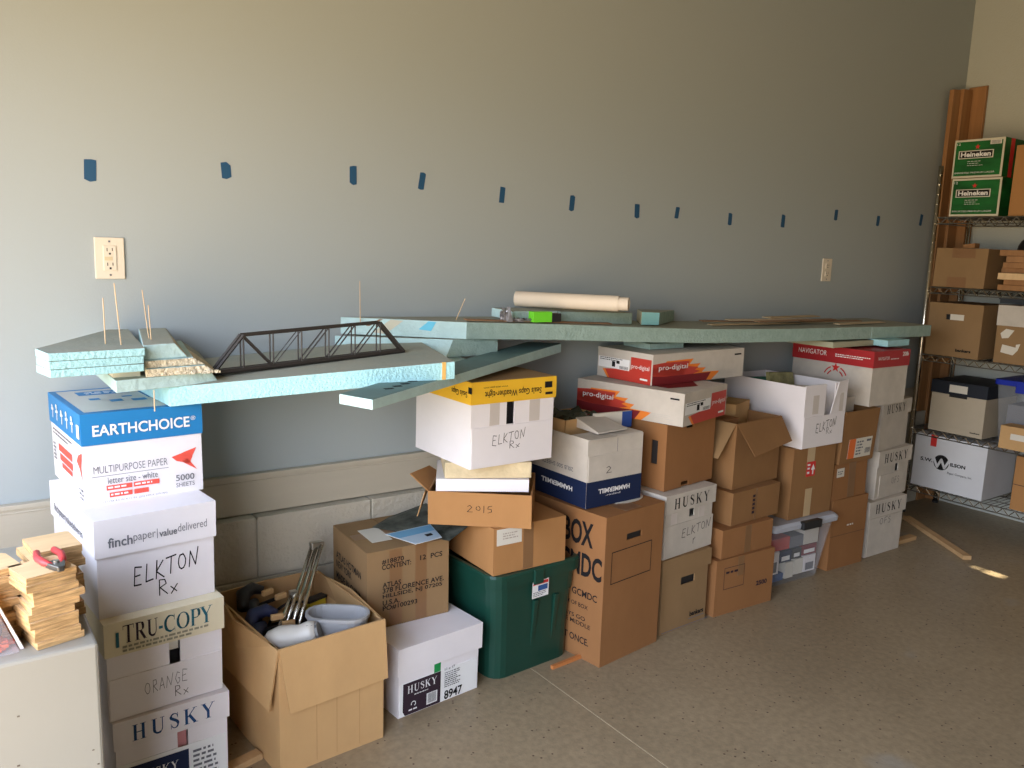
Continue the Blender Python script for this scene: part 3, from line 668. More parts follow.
c = Carton('shipping_carton', 'old brown ATLAS carton with stencilled address and papers on its top', 1.035, -.362, .2285, .286, .292, .250, -2, CBD, jit=.006)
s_ = .0008
rows = [('#18870', .050, .205, .125), ('CONTENT:', .050, .188, .150), ('12  PCS', .182, .195, .262), ('ATLAS', .052, .130, .115), ('378 FLORENCE AVE.', .052, .112, .268), ('HILLSIDE, NJ 07205', .052, .092, .262), ('U.S.A.', .052, .072, .110), ('PO#100293', .052, .054, .172)]
ps = []
for (tx, u, v, u1) in rows: ps += fit(text_polys(tx, 1, .018), u, v, u1, v+.0165)
c.decal('F', ps, INK, 'stencil_lettering')
ps = []
for (tx, u, v, u1) in [('ATLAS HOTMAN', .03, .150, .245), ('NEW YORK', .03, .120, .165), ('MADE IN CHINA', .03, .080, .245)]: ps += fit(text_polys(tx, 1, .02), u, v, u1, v+.024)
c.decal('L', ps, INK, 'stencil_lettering')
c.plate('F', .075, .003, .118, .247, TAPEB, 'packing_tape', t=.0005); c.plate('F', .165, .003, .205, .247, TAPEB, 'packing_tape', t=.0005)
c.plate('T', .01, .12, .28, .17, TAPEB, 'packing_tape', t=.0005)
c.plate('T', .050, .075, .120, .200, PAPER, 'shipping_label', t=.0008, e=.0006)
PH = mat('photo_print', (.14, .15, .13), rough=.55, noise=.8, nscale=14, col2=(.02, .025, .02), spec=.15)
pp = [(1.150, -.150), (1.302, -.392), (1.388, -.365), (1.395, -.075), (1.245, -.085)]
zz = [.4808, .4830, .5060, .5040, .4808]
b = MB(); b.hexa([(x-1.15, y+.15, z-.4805) for (x, y), z in zip(pp, zz)], [(x-1.15, y+.15, z-.4805+.0012) for (x, y), z in zip(pp, zz)], PH)
r = b.build('photo_print', loc=(1.15, -.15, .4805)); tag(r, 'glossy dark photo print lying on the ATLAS carton', 'paper')
r = empty('brochure', 'light blue brochure on top of the ATLAS carton', 'brochure', (1.140, -.265, .4935))
Q = [(0, 0), (.042, -.127), (.143, -.114), (.172, .012)]
b = MB(); b.hexa([(x, y, 0) for x, y in Q], [(x, y, .0015) for x, y in Q], PWH, mat('brochure_pale', (.42, .56, .70), rough=.3)); b.build('sheet', r)
def bq(u, v): 
    a_, c_ = Vector(Q[0]).lerp(Vector(Q[3]), u), Vector(Q[1]).lerp(Vector(Q[2]), u); p_ = a_.lerp(c_, v); return (p_.x, p_.y, .0019)
b = MB(); b.poly([bq(.02, .05), bq(.02, .45), bq(.98, .45), bq(.98, .05)], mat('brochure_blue', (.10, .36, .62), rough=.3)); b.build('blue_panel', r)
b = MB(); b.poly([bq(.62, .58), bq(.62, .74), bq(.82, .74), bq(.82, .58)], INK); b.build('dark_emblem', r)

# ------------------------------------------------------------------ green tote
def rrect(x0, x1, y0, y1, rr, z, n=4):
    o = []
    for cx, cy, a0 in ((x1-rr, y0+rr, -90), (x1-rr, y1-rr, 0), (x0+rr, y1-rr, 90), (x0+rr, y0+rr, 180)):
        for k in range(n+1): a = rad(a0+90*k/n); o.append((cx+rr*math.cos(a), cy+rr*math.sin(a), z))
    return o
def tote(name, label, x, y, yaw, w, d, h, m, rimm, tap=.03, rimh=.045, open_=True, cat='storage tote', rr=.035):
    r = empty(name, label, cat, (x, y, 0), rad(yaw))
    b = MB(); q = lambda o, z: rrect(-o, w+o, -o, d+o, rr, z)
    shell(b, [q(-tap, 0), q(-.012, h-rimh-.075), q(-.004, h-rimh-.072), q(0, h-rimh)], m)
    b.poly(list(reversed(q(-tap, 0))), m)
    shell(b, [q(-.004, h-rimh), q(-tap-.004, .006)], m); b.poly(q(-tap-.004, .006), m)
    b.build('body', r, smooth=False)
    b = MB(); shell(b, [q(0, h-rimh), q(.012, h-rimh), q(.014, h-.008), q(.010, h), q(-.002, h), q(-.004, h-rimh)], rimm); b.build('rim', r)
    return r
r = tote('storage_tote', 'dark green plastic tote on the floor with a brown carton on it', 1.418, -.490, 4, .372, .40, .370, TGREEN, TGREEN, rr=.05, tap=.016)
for u in (.170, .262):
    b = MB(); b.hexa([(u, -.001+.022, .02), (u+.014, -.001+.022, .02), (u+.014, .04, .02), (u, .04, .02)], [(u-.002, -.0025, .25), (u+.016, -.0025, .25), (u+.016, .02, .25), (u-.002, .02, .25)], TGREEN); b.build('rib', r, bevel=.002)
b = MB(); b.box(.150, .190, -.020, -.010, .315, .366, TGREEN); b.build('latch', r, bevel=.003)
r2 = empty('tmp', '', ''); bpy.data.objects.remove(r2)
b = MB(); f = lambda u, v: (u, -.0085+(.33-v)*.02, v)
b.poly([f(.150, .262), f(.222, .262), f(.222, .322), f(.150, .322)], PWH)
def ff(ps, m, e):
    for p in ps: b.poly([(f(u, v)[0], f(u, v)[1]-e, v) for u, v in p], m)
ff([R_(.153, .308, .219, .319)], RED, .0005); ff([R_(.175, .285, .217, .304)], mat('label_blue', (.03, .10, .30), rough=.5), .0005); ff(fine_lines(.155, .266, .215, .284, 3, 3), INKG, .0005); b.build('product_label', r)
c = Carton('shipping_carton', 'brown carton with a cream label resting on the green tote', 1.418, -.482, .3715, .288, .36, .157, -1, CBO)
c.plate('F', .012, .098, .108, .152, PAPER, 'shipping_label', t=.0006); c.decal('F', fine_lines(.035, .115, .095, .140, 3, 4), mat('faint_ink', (.42, .36, .30)), 'printed_text', e=.0012)
c.plate('F', .115, .002, .155, .155, TAPEB, 'packing_tape', t=.0005)
# 2015 tray
c = Carton('open_carton', 'open tan carton marked 2015, turned askew above the green tote', 1.257, -.330, .5290, .330, .275, .109, -38.5, CBO, open_top=True, jit=.002)
c.decal('F', fit(hand('2015', .07, 3), .125, .045, .205, .070), INK, 'handwriting')
def wflap(c, P, m):
    a_ = c.root.rotation_euler.z; L = c.root.location; b = MB()
    Q = [Vector((p[0]-L.x, p[1]-L.y, p[2]-L.z)) for p in P]; Q = [Vector((q.x*math.cos(a_)+q.y*math.sin(a_), -q.x*math.sin(a_)+q.y*math.cos(a_), q.z)) for q in Q]
    nn = (Q[1]-Q[0]).cross(Q[3]-Q[0]).normalized()*.003
    b.hexa(Q, [q+nn for q in Q], m); return b.build('flap', c.root)
wflap(c, [(1.256, -.329, .637), (1.400, -.148, .637), (1.352, -.165, .668), (1.208, -.298, .692)], CBO)
wflap(c, [(1.252, -.322, .634), (1.380, -.160, .634), (1.356, -.140, .555), (1.238, -.300, .548)], CBI)
c = Carton('flat_box', 'flat white box lying across the open 2015 carton', 1.276, -.345, .6385, .296, .235, .040, -31, WH, jit=.001)
b = MB(); b.hexa([(0, 0, 0), (.278, 0, 0), (.278, .22, 0), (0, .22, 0)], [(0, 0, .052), (.278, 0, .052), (.278, .22, .052), (0, .22, .052)], mat('yellowed_foam', (.66, .54, .34), rough=.9, noise=.18, nscale=14, bump=.4, bscale=50))
tag(b.build('yellowed_foam_block', loc=(1.300, -.360, .6795), rz=rad(-27), bevel=.003), 'yellowed foam block between the flat white box and the Seals Gaps box', 'foam block')
# seals gaps box
c = Carton('file_box', 'white box with a yellow Weather-tight lid and faint ELKTON Rx writing', 1.322, -.472, .7325, .318, .335, .268, 1, WH, holesF=[(.132, .130, .162, .22)], jit=.002)
c.m = WH
c.lid(.066, YEL, .005, 'yellow lid')
c.plate('T', -.002, -.002, .320, .337, CBD, 'lid_top', t=.0012, e=.0031)
c.decals('F', [(rot180(fit(text_polys('Seals Gaps Weather-tight', 1, .012), .045, .220, .262, .246)) + rot180(fit(text_polys('www.seals-gaps.com', 1, 0), .04, .249, .130, .256)) + [R_(.275, .236, .305, .256)] + [R_(.278, .214, .308, .222)], INK)], e=.0058)
c.decals('L', [(rot180(fit(text_polys('Seals Gaps', 1, .012), .230, .222, .320, .246)) + [R_(.325, .236, .345, .256)], INK)], e=.0058)
c.plate('F', .003, .003, .315, .128, WH, 'lower_flap', t=.003)
c.plate('F', .068, .131, .105, .200, TAPEC, 'packing_tape', t=.0005); c.plate('F', .22, .131, .262, .200, TAPEC, 'packing_tape', t=.0005)
c.decal('F', fit(hand('ELKTON', .07, 9, .10), .078, .065, .205, .115) + fit(hand('Rx', .07, 4), .145, .050, .185, .076), PEN, 'handwriting', e=.0038)
b = MB(); b.box(.125, .17, .02, .023, .125, .215, BLACK); c.add(b, 'shade_sheet')  # black sheet paints the shade behind the front slot

# ------------------------------------------------------------------ BCMDC box and hammermill
c = Carton('shipping_carton', 'tall brown BOX GCMDC carton with a handle hole and a drawn rectangle', 1.792, -.585, 0, .312, .42, .533, 7, CBR, holesF=[(.110, .432, .190, .455)], jit=.002)
c.m = CBR
ps = fit(text_polys('BOX', 1, .03), .225, .408, .365, .496) + fit(text_polys('GCMDC', 1, .03), .165, .300, .410, .384)
c.decal('L', ps, INK, 'stencil_lettering')
ps = fit(text_polys('SHIP TO GCMDC', 1, .014), .15, .225, .395, .250) + fit(text_polys('BOTTOM OF BOX', 1, .008), .18, .185, .355, .200) + fit(text_polys('ALWAYS GO', 1, .008), .18, .140, .345, .155) + fit(text_polys('IN THE MIDDLE', 1, .008), .18, .118, .370, .133) + fit(text_polys('OPEN AT ONCE.', 1, .014), .14, .055, .365, .080)
c.decal('L', ps, INK, 'stencil_lettering')
x0, y0, x1, y1 = .035, .290, .250, .405
c.decal('F', [R_(x0, y0, x1, y0+.003), R_(x0, y1-.003, x1, y1), R_(x0, y0, x0+.003, y1), R_(x1-.003, y0, x1, y1)], INK, 'printed_frame')
c.plate('F', .11, .40, .19, .530, TAPEB, 'packing_tape', t=.0004) if False else None
b = MB()
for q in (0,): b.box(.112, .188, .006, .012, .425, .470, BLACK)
c.add(b, 'shade_sheet')  # black sheet behind the handle hole stands for interior shade
c.plate('T', .11, .01, .20, .40, TAPEB, 'packing_tape', t=.0005)
b = MB(); b.prism(arc(.20, .10, .09, .055, 0, 345, 22), 0, .0012, PAPER); o = b.build('paper_scrap', loc=(1.79, -.585, .5345), rz=rad(7)); o.location = (1.79+.02, -.585+.02, .5345); tag(o, 'round white paper scrap showing at the right edge on top of the tall brown box', 'paper')

c = Carton('open_carton', 'open white and navy HAMMERMILL box on the tall brown carton, full of papers', 1.786, -.484, .536, .262, .40, .240, 2, WHD, open_top=True, jit=.003)
bh = .093
c.decal('F', [R_(0, 0, .262, bh)], NAVY, 'printed_band'); c.decal('L', [R_(.0, 0, .40, bh)], NAVY, 'printed_band')
c.plate('F', .004, bh, .258, .182, WHD, 'lower_flap', t=.003)
c.decal('F', rot180(fit(text_polys('HAMMERMILL', 1, .03), .055, .045, .205, .062)) + rot180(fit(text_polys('paper', 1, 0), .09, .034, .16, .040)), PWH, e=.0014)
c.decal('L', rot180(fit(text_polys('HAMMERMILL', 1, .03), .16, .045, .33, .062)), PWH, e=.0014)
c.decal('L', rot180(fit(text_polys('20LB 500 SHEETS', 1, .01), .16, .115, .33, .130)) , INKG, 'printed_text')
c.decal('F', fit(hand('2', .09, 8), .085, .115, .112, .140), PEN, 'handwriting', e=.0038)
c.decal('F', [R_(.136, .186, .138, .240)], INKG, 'flap_seam')
b = MB(); b.box(-.004, .128, -.012, .085, .240, .243, WHD); c.add(b, 'flap'); b = MB(); b.box(.132, .262, .004, .11, .240, .243, WHD); c.add(b, 'flap')
# inner things
b = MB(); b.box(0, .20, 0, .004, 0, .10, CBL); b.box(0, .004, 0, .16, 0, .10, CBL); b.box(.196, .20, 0, .16, 0, .10, CBL); b.box(0, .2, .156, .16, 0, .10, CBL); b.box(0, .2, 0, .16, 0, .004, CBL)
r = empty('small_open_carton', 'small brown open carton of bottles inside the HAMMERMILL box', 'box', (1.80, -.335, .715), rad(4)); b.build('body', r)
b = MB(); PLG = mat('dark_glossy_wrap', (.08, .085, .06), rough=.12, noise=.6, nscale=12)
rn = random.Random(8); N_ = 9
HH = [[.085+.022*math.sin(i*1.3+j)+rn.uniform(-.008, .008) for j in range(N_+1)] for i in range(N_+1)]
for i in range(N_):
    for j in range(N_):
        P = lambda a, q: (.006+a*.188/N_, .006+q*.148/N_, HH[a][q]); b.poly([P(i, j), P(i+1, j), P(i+1, j+1), P(i, j+1)], PLG)
tag(b.build('plastic_wrapped_goods', loc=(1.80, -.335, .720), rz=rad(4), weld=True, smooth=True), 'shiny plastic-wrapped goods in the small carton inside the HAMMERMILL box', 'package')
rn = random.Random(2)
b = MB(); b.hexa([(0, 0, 0), (.15, .0, 0), (.15, .12, 0), (.02, .13, 0)], [(0, 0, .006), (.15, .0, .004), (.15, .12, .03), (.02, .13, .035)], WHD); tag(b.build('loose_paper', loc=(1.85, -.455, .785), rz=.1), 'crumpled white papers at the front of the HAMMERMILL box', 'paper')
b = MB(); b.box(0, .17, 0, .012, 0, .06, PAPER); b.box(.125, .17, -.001, 0, 0, .06, mat('spine_blue', (.02, .07, .30))); tag(b.build('blue_edged_folder', loc=(1.94, -.33, .765), rz=-.08), 'cream folder with a blue edge standing at the right of the HAMMERMILL box', 'folder')

# ------------------------------------------------------------------ column: bankers / husky / brown / red boxes
c = Carton('file_box', 'tan archive box with a handle hole, on the floor right of the tall box', 2.142, -.524, 0, .258, .39, .291, 2.5, CBD, holesF=[(.105, .175, .182, .205)])
c.lid(.062, CBD, .008)
b = MB(); b.box(.1, .19, .008, .012, .16, .22, BLACK); c.add(b, 'shade_sheet')  # shade inside the handle hole, painted as a black sheet
c.decal('F', fit(text_polys('bankers', 1, .04), .165, .035, .245, .055), INK); c.decal('F', [R_(.16, .026, .25, .029), R_(0.01, .004, .272, .007)], INKG, 'printed_line')
c = Carton('paper_box', 'white HUSKY lidded box with faint ELKTON Rx writing, between two brown boxes', 2.138, -.520, .2945, .284, .43, .241, 6, WHD, holesF=[(.142, .140, .172, .20)], jit=.002)
c.lid(.066, WHD, .008); husky_lid_word(c, .066, .0088, INK)
c.plate('F', .003, .003, .289, .125, WHD, 'lower_flap', t=.003)
c.decal('F', fit(hand('ELKTON', .08, 12, .08), .10, .065, .275, .115) + fit(hand('r', .07, 4), .170, .030, .185, .055), PEN, 'handwriting', e=.0038)
c.plate('F', .035, .128, .07, .17, TAPEC, 'packing_tape', t=.0005); c.plate('F', .20, .128, .235, .17, TAPEC, 'packing_tape', t=.0005)
b = MB(); b.box(.14, .175, .02, .023, .12, .21, BLACK); c.add(b, 'shade_sheet')  # black sheet stands for shade in the slot between flaps
c = Carton('shipping_carton', 'plain brown box with a side handle slot under the red and white printing boxes', 2.160, -.480, .541, .305, .40, .250, 7, CBR, open_top=True, holesF=[(.118, .225, .160, .250), (.105, 0, .150, .020)], holesL=[(.332, .095, .362, .185)])
b = MB(); b.box(.010, .014, .01, .20, .06, .21, DC); c.add(b, 'shade_sheet')  # dark sheet added behind the side slot to paint its shade
b = MB(); b.box(.01, .295, .01, .38, .19, .20, DC); c.add(b, 'shade_sheet')  # dark sheet under the open top paints the inside shade
def prodig(c, long_face, short_face):
    w, d, h = c.w, c.d, c.h
    for face, L_ in ((long_face[0], long_face[1]),):
        k = L_
        g1 = [[(0, h*.55), (k*.12, h*.66), (k*.38, h*.66), (k*.33, h*.56), (k*.48, h*.48), (k*.44, h*.40), (k*.50, h*.34), (k*.35, h*.20), (k*.1, h*.30), (0, h*.36)]]
        g0 = [[(k*.10, h*.62), (k*.14, h*.76), (k*.42, h*.78), (k*.38, h*.60), (k*.50, h*.60), (k*.46, h*.46), (k*.56, h*.44), (k*.52, h*.30), (k*.72, h*.28), (k*.63, 0), (k*.50, 0), (k*.3, h*.3)]]
        g2 = [[(0, h*.30), (k*.15, h*.26), (k*.62, h*.27), (k*.57, 0), (0, 0)]]
        tx = fit(text_polys('pro-digital', 1, .0), k*.06, h*.43, k*.36, h*.64)
        c.decals(face, [(g0, ORG), ([[(0, h*.68), (k*.12, h*.72), (k*.38, h*.72), (k*.30, h*.1), (0, h*.1)]] + g1, REDL if False else RED2), (g2, MAROON), (tx, PWH), (fit(text_polys('Xerox', 1, .02), k*.88, h*.78, k*.96, h*.85) if False else [R_(k*.88, h*.78, k*.96, h*.83)], INK), (fine_lines(k*.70, h*.14, k*.93, h*.30, 3, 5, .3), mat('faint_ink2', (.5, .48, .45)))], 'printed_panel')
    face, k = short_face
    c.decals(face, [([[(k*.10, h*.28), (k*.62, h*.40), (k*.62, h*.82), (k*.98, h*.82), (k*.98, 0), (k*.20, 0)]], RED2), ([[(k*.10, h*.28), (k*.20, 0), (k*.24, 0), (k*.15, h*.29)]], ORG), ([R_(k*.02, h*.34, k*.60, h*.70)], PWH), (fine_lines(k*.05, h*.58, k*.50, h*.70, 2, 4) + [R_(k*.28, h*.40, k*.34, h*.58), R_(k*.36, h*.52, k*.42, h*.62)] + barcode(k*.42, h*.36, k*.58, h*.46), INK), (fit(text_polys('pro-digital', 1, .0), k*.64, h*.42, k*.95, h*.60) + [R_(k*.80, h*.12, k*.93, h*.18)], PWH)], 'printed_panel')
RED2 = mat('print_deep_red', (0.52, 0.045, 0.03), rough=.5)
c = Carton('paper_box', 'red and white pro-digital box, lower of the two, with its long side to the left', 2.177, -.537, .7935, .346, .462, .121, 15.5, WHD, jit=.001)
prodig(c, ('L', c.d), ('F', c.w))
c.decal('T', [[(.06, .10), (.20, .05), (.33, .15), (.33, .40), (.10, .40)]], MAROON, 'printed_top')
c = Carton('paper_box', 'red and white pro-digital box, upper of the two, with its long side to the front', 2.181, -.365, .9165, .545, .292, .116, 3, WHD, jit=.001)
prodig(c, ('F', c.w), ('L', c.d))

# ------------------------------------------------------------------ fourth column
c = Carton('shipping_carton', 'brown carton with a printed frame, on the floor left of the clear tote', 2.442, -.518, 0, .335, .40, .231, -2, CBR)
x0, y0, x1, y1 = .045, .105, .160, .195
c.decal('F', [R_(x0, y0, x1, y0+.002), R_(x0, y1-.002, x1, y1), R_(x0, y0, x0+.002, y1), R_(x1-.002, y0, x1, y1)] + fine_lines(x0+.01, y1-.03, x1-.03, y1-.012, 1, 3) + fit(text_polys('2500', 1, .04), .235, .085, .300, .105), INKM, 'printed_text')
c.plate('F', .12, .15, .155, .23, TAPEB, 'packing_tape', t=.0005)
c = Carton('shipping_carton', 'low brown carton with a tape strip, second from the floor left of the clear tote', 2.462, -.517, .233, .304, .38, .117, 0, CBR)
c.plate('F', .135, .002, .172, .115, TAPEB, 'packing_tape', t=.0005)
c = Carton('shipping_carton', 'low brown carton with upright printing, third from the floor left of the clear tote', 2.527, -.501, .3515, .312, .38, .134, 3, CB)
c.decal('F', [R_(.130, .03+k*.017, .146, .041+k*.017) for k in range(5)], INKM, 'printed_text')
c.plate('F', .146, .002, .160, .132, TAPEB, 'packing_tape', t=.0005)
c = Carton('open_carton', 'open brown carton with flaps spread, top of the stack under the red boxes', 2.558, -.466, .487, .318, .36, .266, 6, CB, open_top=True, jit=.004)
b = MB(); b.hexa([(.020, -.080, .150), (.300, -.070, .175), (.300, -.067, .175), (.020, -.077, .150)], [(.0, -.004, .264), (.318, -.004, .264), (.318, .001, .268), (.0, .001, .268)], CB); c.add(b, 'flap', warp=False)
b = MB(); b.hexa([(-.075, .33, .15), (-.082, .02, .135), (-.079, .02, .135), (-.072, .33, .15)][::-1], [(-.004, .35, .266), (-.004, .002, .266), (0, .002, .268), (0, .35, .268)][::-1], CBD); c.add(b, 'flap', warp=False)
b = MB(); b.hexa([(.0, .36, .266), (.318, .36, .266), (.318, .364, .266), (0, .364, .266)], [(.0, .40, .33), (.318, .40, .33), (.318, .404, .33), (0, .404, .33)], CB); c.add(b, 'flap', warp=False)
c2 = Carton('small_carton', 'small brown carton standing inside the open brown carton', 2.705, -.335, .62, .17, .14, .175, 20, CBL, jit=.002)
c2 = Carton('small_carton', 'dark brown carton beside the papers inside the open brown carton', 2.56, -.40, .60, .105, .16, .155, 8, CBR, jit=.002)
b = MB(); b.hexa([(0, 0, 0), (.22, 0, 0), (.22, .12, 0), (0, .12, 0)], [(0, 0, .02), (.22, .02, .03), (.22, .12, .05), (0, .12, .03)], WHD); tag(b.build('folded_paper', loc=(2.60, -.22, .775), rz=.05), 'crumpled white paper at the back of the open brown carton', 'paper')

# ------------------------------------------------------------------ clear tote column
r = empty('clear_tote', 'clear plastic tote with a grey lid, filled with small boxes, on the floor', 'storage tote', (2.835, -.478, 0), rad(-3))
w, d, h = .392, .40, .270
q = lambda o, z, rr=.02: rrect(-o, w+o, -o, d+o, rr, z, 3)
b = MB(); shell(b, [q(-.036, 0), q(0, h)], CLEAR); b.poly(list(reversed(q(-.036, .0))), CLEAR); b.build('body', r)
b = MB(); shell(b, [q(0, h-.008), q(.014, h-.006), q(.016, h+.012), q(.006, h+.024)], LIDC); b.poly(q(.006, h+.024), LIDC); b.poly(list(reversed(q(0, h-.008))), LIDC); b.build('lid', r)
b = MB(); b.box(.15, .27, -.030, .010, h-.012, h+.0235, BLACK); b.build('latch', r, bevel=.004)
rn = random.Random(4)
cols = [WH, NAVY, RED2, WH, CB, PAPER, BLACK, WH, NAVY]
lay = [(.045, .10, .045, .145, WH, 'white'), (.045, .135, .01, .042, mat('deep_blue_box', (.02, .08, .25), rough=.6), 'deep blue'), (.148, .200, .012, .085, PAPER, 'cream'), (.205, .262, .020, .090, PAPER, 'pale cream'), (.268, .345, .020, .095, WH, 'clean white'),
       (.105, .180, .090, .140, NAVY, 'navy'), (.185, .245, .095, .140, BLACK, 'black'), (.250, .345, .100, .145, MAROON, 'maroon'), (.04, .160, .150, .205, RED2, 'red'), (.165, .25, .150, .200, INKG, 'grey'), (.255, .35, .150, .215, WHD, 'off-white')]
a_ = rad(-3)
for k, (u0, u1, z0, z1, m, nm) in enumerate(lay):
    b = MB(); b.box(0, u1-u0, 0, .28, 0, z1-z0, m)
    rr_ = b.build('small_box', loc=(2.835+u0*math.cos(a_)-.045*math.sin(a_), -.478+u0*math.sin(a_)+.045*math.cos(a_), z0+.004), rz=a_)
    tag(rr_, '%s small box seen through the wall of the clear tote' % nm, 'box', 'small boxes packed in the clear tote')
    if m in (NAVY, BLACK, MAROON, WH):
        b = MB(); b.box(.012, u1-u0-.012, -.0008, 0, .008, (z1-z0)*.55, PWH if m != WH else INKG); b.build('label', rr_)
c = Carton('shipping_carton', 'brown carton with a red arrow sticker standing on the clear tote', 2.938, -.462, .2965, .286, .38, .311, -1, CB, jit=.003)
c.plate('F', .092, .23, .142, .310, TAPEC2 if False else mat('tan_tape', (.52, .38, .22), rough=.3), 'packing_tape', t=.0006); c.plate('F', .100, .0, .145, .125, MATS['tan_tape'], 'packing_tape', t=.0006)
c.plate('F', .092, .200-.02, .152, .245-.0, RED, 'arrow_sticker', t=.0004, e=.0008)
c.decal('F', [[(.122, .208), (.136, .234), (.150, .208), (.140, .208), (.140, .188), (.132, .188), (.132, .208)]] + [R_(.097, .228, .115, .236), R_(.097, .212, .113, .220), R_(.097, .192, .113, .202)], PWH, 'arrow', e=.0016)
c = Carton('open_carton', 'open white box full of papers with ELKTON Rx on its split front', 2.965, -.482, .6085, .285, .43, .264, 0, WH, open_top=True, holesF=[(.140, .130, .205, .27)], inner=CB, jit=.003)
c.m = WHD
b = MB(); b.hexa([(.175, -.001, .128), (.285, -.001, .128), (.285, .003, .128), (.175, .003, .128)], [(.214, -.008, .276), (.285, -.004, .284), (.285, .0, .284), (.214, -.004, .276)], WH); c.add(b, 'flap', warp=False)
c.plate('F', .002, .002, .283, .136, WH, 'lower_flap', t=.003)
c.decal('F', fit(hand('ELKTON', .09, 21, .12), .085, .060, .225, .125) + fit(hand('Rx', .07, 4), .160, .050, .200, .080), PEN, 'handwriting', e=.0038)
c.plate('F', .055, .145, .095, .225, TAPEC, 'packing_tape', t=.0005); c.plate('F', .235, .145, .262, .225, TAPEC, 'packing_tape', t=.0005, e=.004)
a_ = 0
for k, (dy, m, hh, lb_, sh) in enumerate([(.30, mat('teal_folder', (.05, .22, .16), rough=.6), .25, 'teal folder lying in the open white box', .0), (.20, mat('money_green', (.28, .27, .12), rough=.6, noise=.5, nscale=20), .285, 'green patterned booklet standing up in the open white box', .02), (.10, PAPER, .24, 'cream folder behind the split front of the open white box', .03)]):
    b = MB(); x0 = .02+.05*k; b.hexa([(x0, dy, .005), (.26, dy, .005), (.26, dy+.025, .005), (x0, dy+.025, .005)], [(x0, dy+.05, hh), (.26-sh, dy+.05, hh-.01), (.26-sh, dy+.068, hh-.01), (x0, dy+.068, hh)], m)
    tag(b.build('folder' if k != 1 else 'booklet', loc=(2.965, -.482, .612)), lb_, 'folder')

# ------------------------------------------------------------------ sixth column
c = Carton('shipping_carton', 'tall brown carton on the floor between the clear tote and the white stack', 3.262, -.458, 0, .258, .38, .333, -2, CBR)
c.decal('F', fine_lines(.115, .195, .165, .210, 1, 3), PAPER, 'small_mark'); c.decal('F', [R_(.0, .16, .258, .1615)], INKM, 'flap_seam')
b = MB(); b.box(.0, .258, 0, .05, 0, .001, CB)
c = Carton('shipping_carton', 'small brown carton with a tape patch below the one with the orange label', 3.25, -.462, .3345, .255, .38, .165, 0, CBR, jit=.003)
c.plate('F', .11, .002, .165, .163, TAPEB, 'packing_tape', t=.0005); c.plate('F', .02, .105, .075, .145, PAPER, 'paper_label', t=.0006); c.decal('F', fine_lines(.026, .115, .068, .135, 2, 3), INKG, 'printed_text', e=.0014)
c = Carton('open_carton', 'brown carton with an orange and white shipping label, high in the dim stack', 3.262, -.468, .500, .262, .38, .240, 0, CB, open_top=True, lean=(.010, -.012), jit=.003)
c.plate('F', .055, .020, .235, .110, PAPER, 'shipping_label', t=.0006)
c.decals('F', [([R_(.055, .020, .105, .110)], mat('label_orange', (.75, .16, .03), rough=.5)), (fine_lines(.115, .03, .17, .10, 5, 3) + barcode(.185, .035, .228, .06) + [R_(.19, .09, .225, .1)], INKG)], 'printed_text', e=.0012)
c = Carton('open_carton', 'white open box sunk in the dim brown carton beside the NAVIGATOR box', 3.272, -.40, .62, .172, .29, .165, 0, WHD, open_top=True, jit=.001)
b = MB(); b.box(.01, .16, .01, .27, .10, .135, mat('brown_files', (.18, .12, .07), rough=.8, noise=.4, nscale=20, stretch=(1, 12, 1))); tag(b.build('file_bundle', loc=(3.272, -.40, .622)), 'bundle of brown files in the white open box beside the NAVIGATOR box', 'files')

# ------------------------------------------------------------------ right white stack
c = Carton('paper_box', 'white HUSKY box on the floor at the right end of the row', 3.575, -.452, 0, .288, .40, .274, -1, WHD, jit=.004)
c.lid(.074, WHD, .009); husky_lid_word(c, .074, .0098, INK)
c.plate('F', .012, .003, .280, .19, WHD, 'lower_flap', t=.002); c.decal('F', fit(hand('OFS', .07, 5), .095, .150, .185, .185), PEN, 'handwriting', e=.0028)
c = Carton('paper_box', 'white HUSKY box, second from the floor in the rightmost stack', 3.620, -.445, .2775, .290, .40, .234, 3, WHD, holesF=[(.165, .12, .195, .20)], jit=.004)
c.lid(.072, WHD, .009); husky_lid_word(c, .072, .0098, INK)
c.plate('F', .03, .004, .25, .115, WHD, 'lower_flap', t=.003); c.decal('F', fit(hand('OFS', .06, 7), .14, .06, .21, .095), PEN, 'handwriting', e=.0038)
b = MB(); b.box(.16, .2, .01, .013, .1, .21, BLACK); c.add(b, 'shade_sheet')  # black sheet as painted shade in the front slot
c = Carton('paper_box', 'white HUSKY box just under the NAVIGATOR box in the rightmost stack', 3.615, -.436, .5145, .290, .40, .230, 6, WHD, jit=.003)
c.lid(.068, WHD, .009); husky_lid_word(c, .068, .0098, INK, .12, .80)
c = Carton('paper_box', 'white box with a red NAVIGATOR lid and star, top of the rightmost stack', 3.452, -.470, .748, .285, .42, .248, 0, WHD, jit=.002)
c.lid(.072, mat('lid_red', (.40, .02, .025), rough=.5), .004, 'red lid')
c.decal('L', fit(text_polys('NAVIGATOR', 1, .0), .03, .205, .185, .228) + fine_lines(.23, .205, .42, .222, 2, 3), PWH, e=.0048)
c.decal('F', fit(text_polys('NAVIGATOR', 1, .0), .03, .210, .12, .225) + fine_lines(.13, .208, .2, .216, 1, 3) + fit(text_polys('20lb', 1, .03), .225, .222, .275, .242), PWH, e=.0048)
def star(cx, cy, r0, r1, n=5): return [[(cx+(r0 if k % 2 == 0 else r1)*math.sin(k*PI/n), cy+(r0 if k % 2 == 0 else r1)*math.cos(k*PI/n)) for k in range(2*n)]]
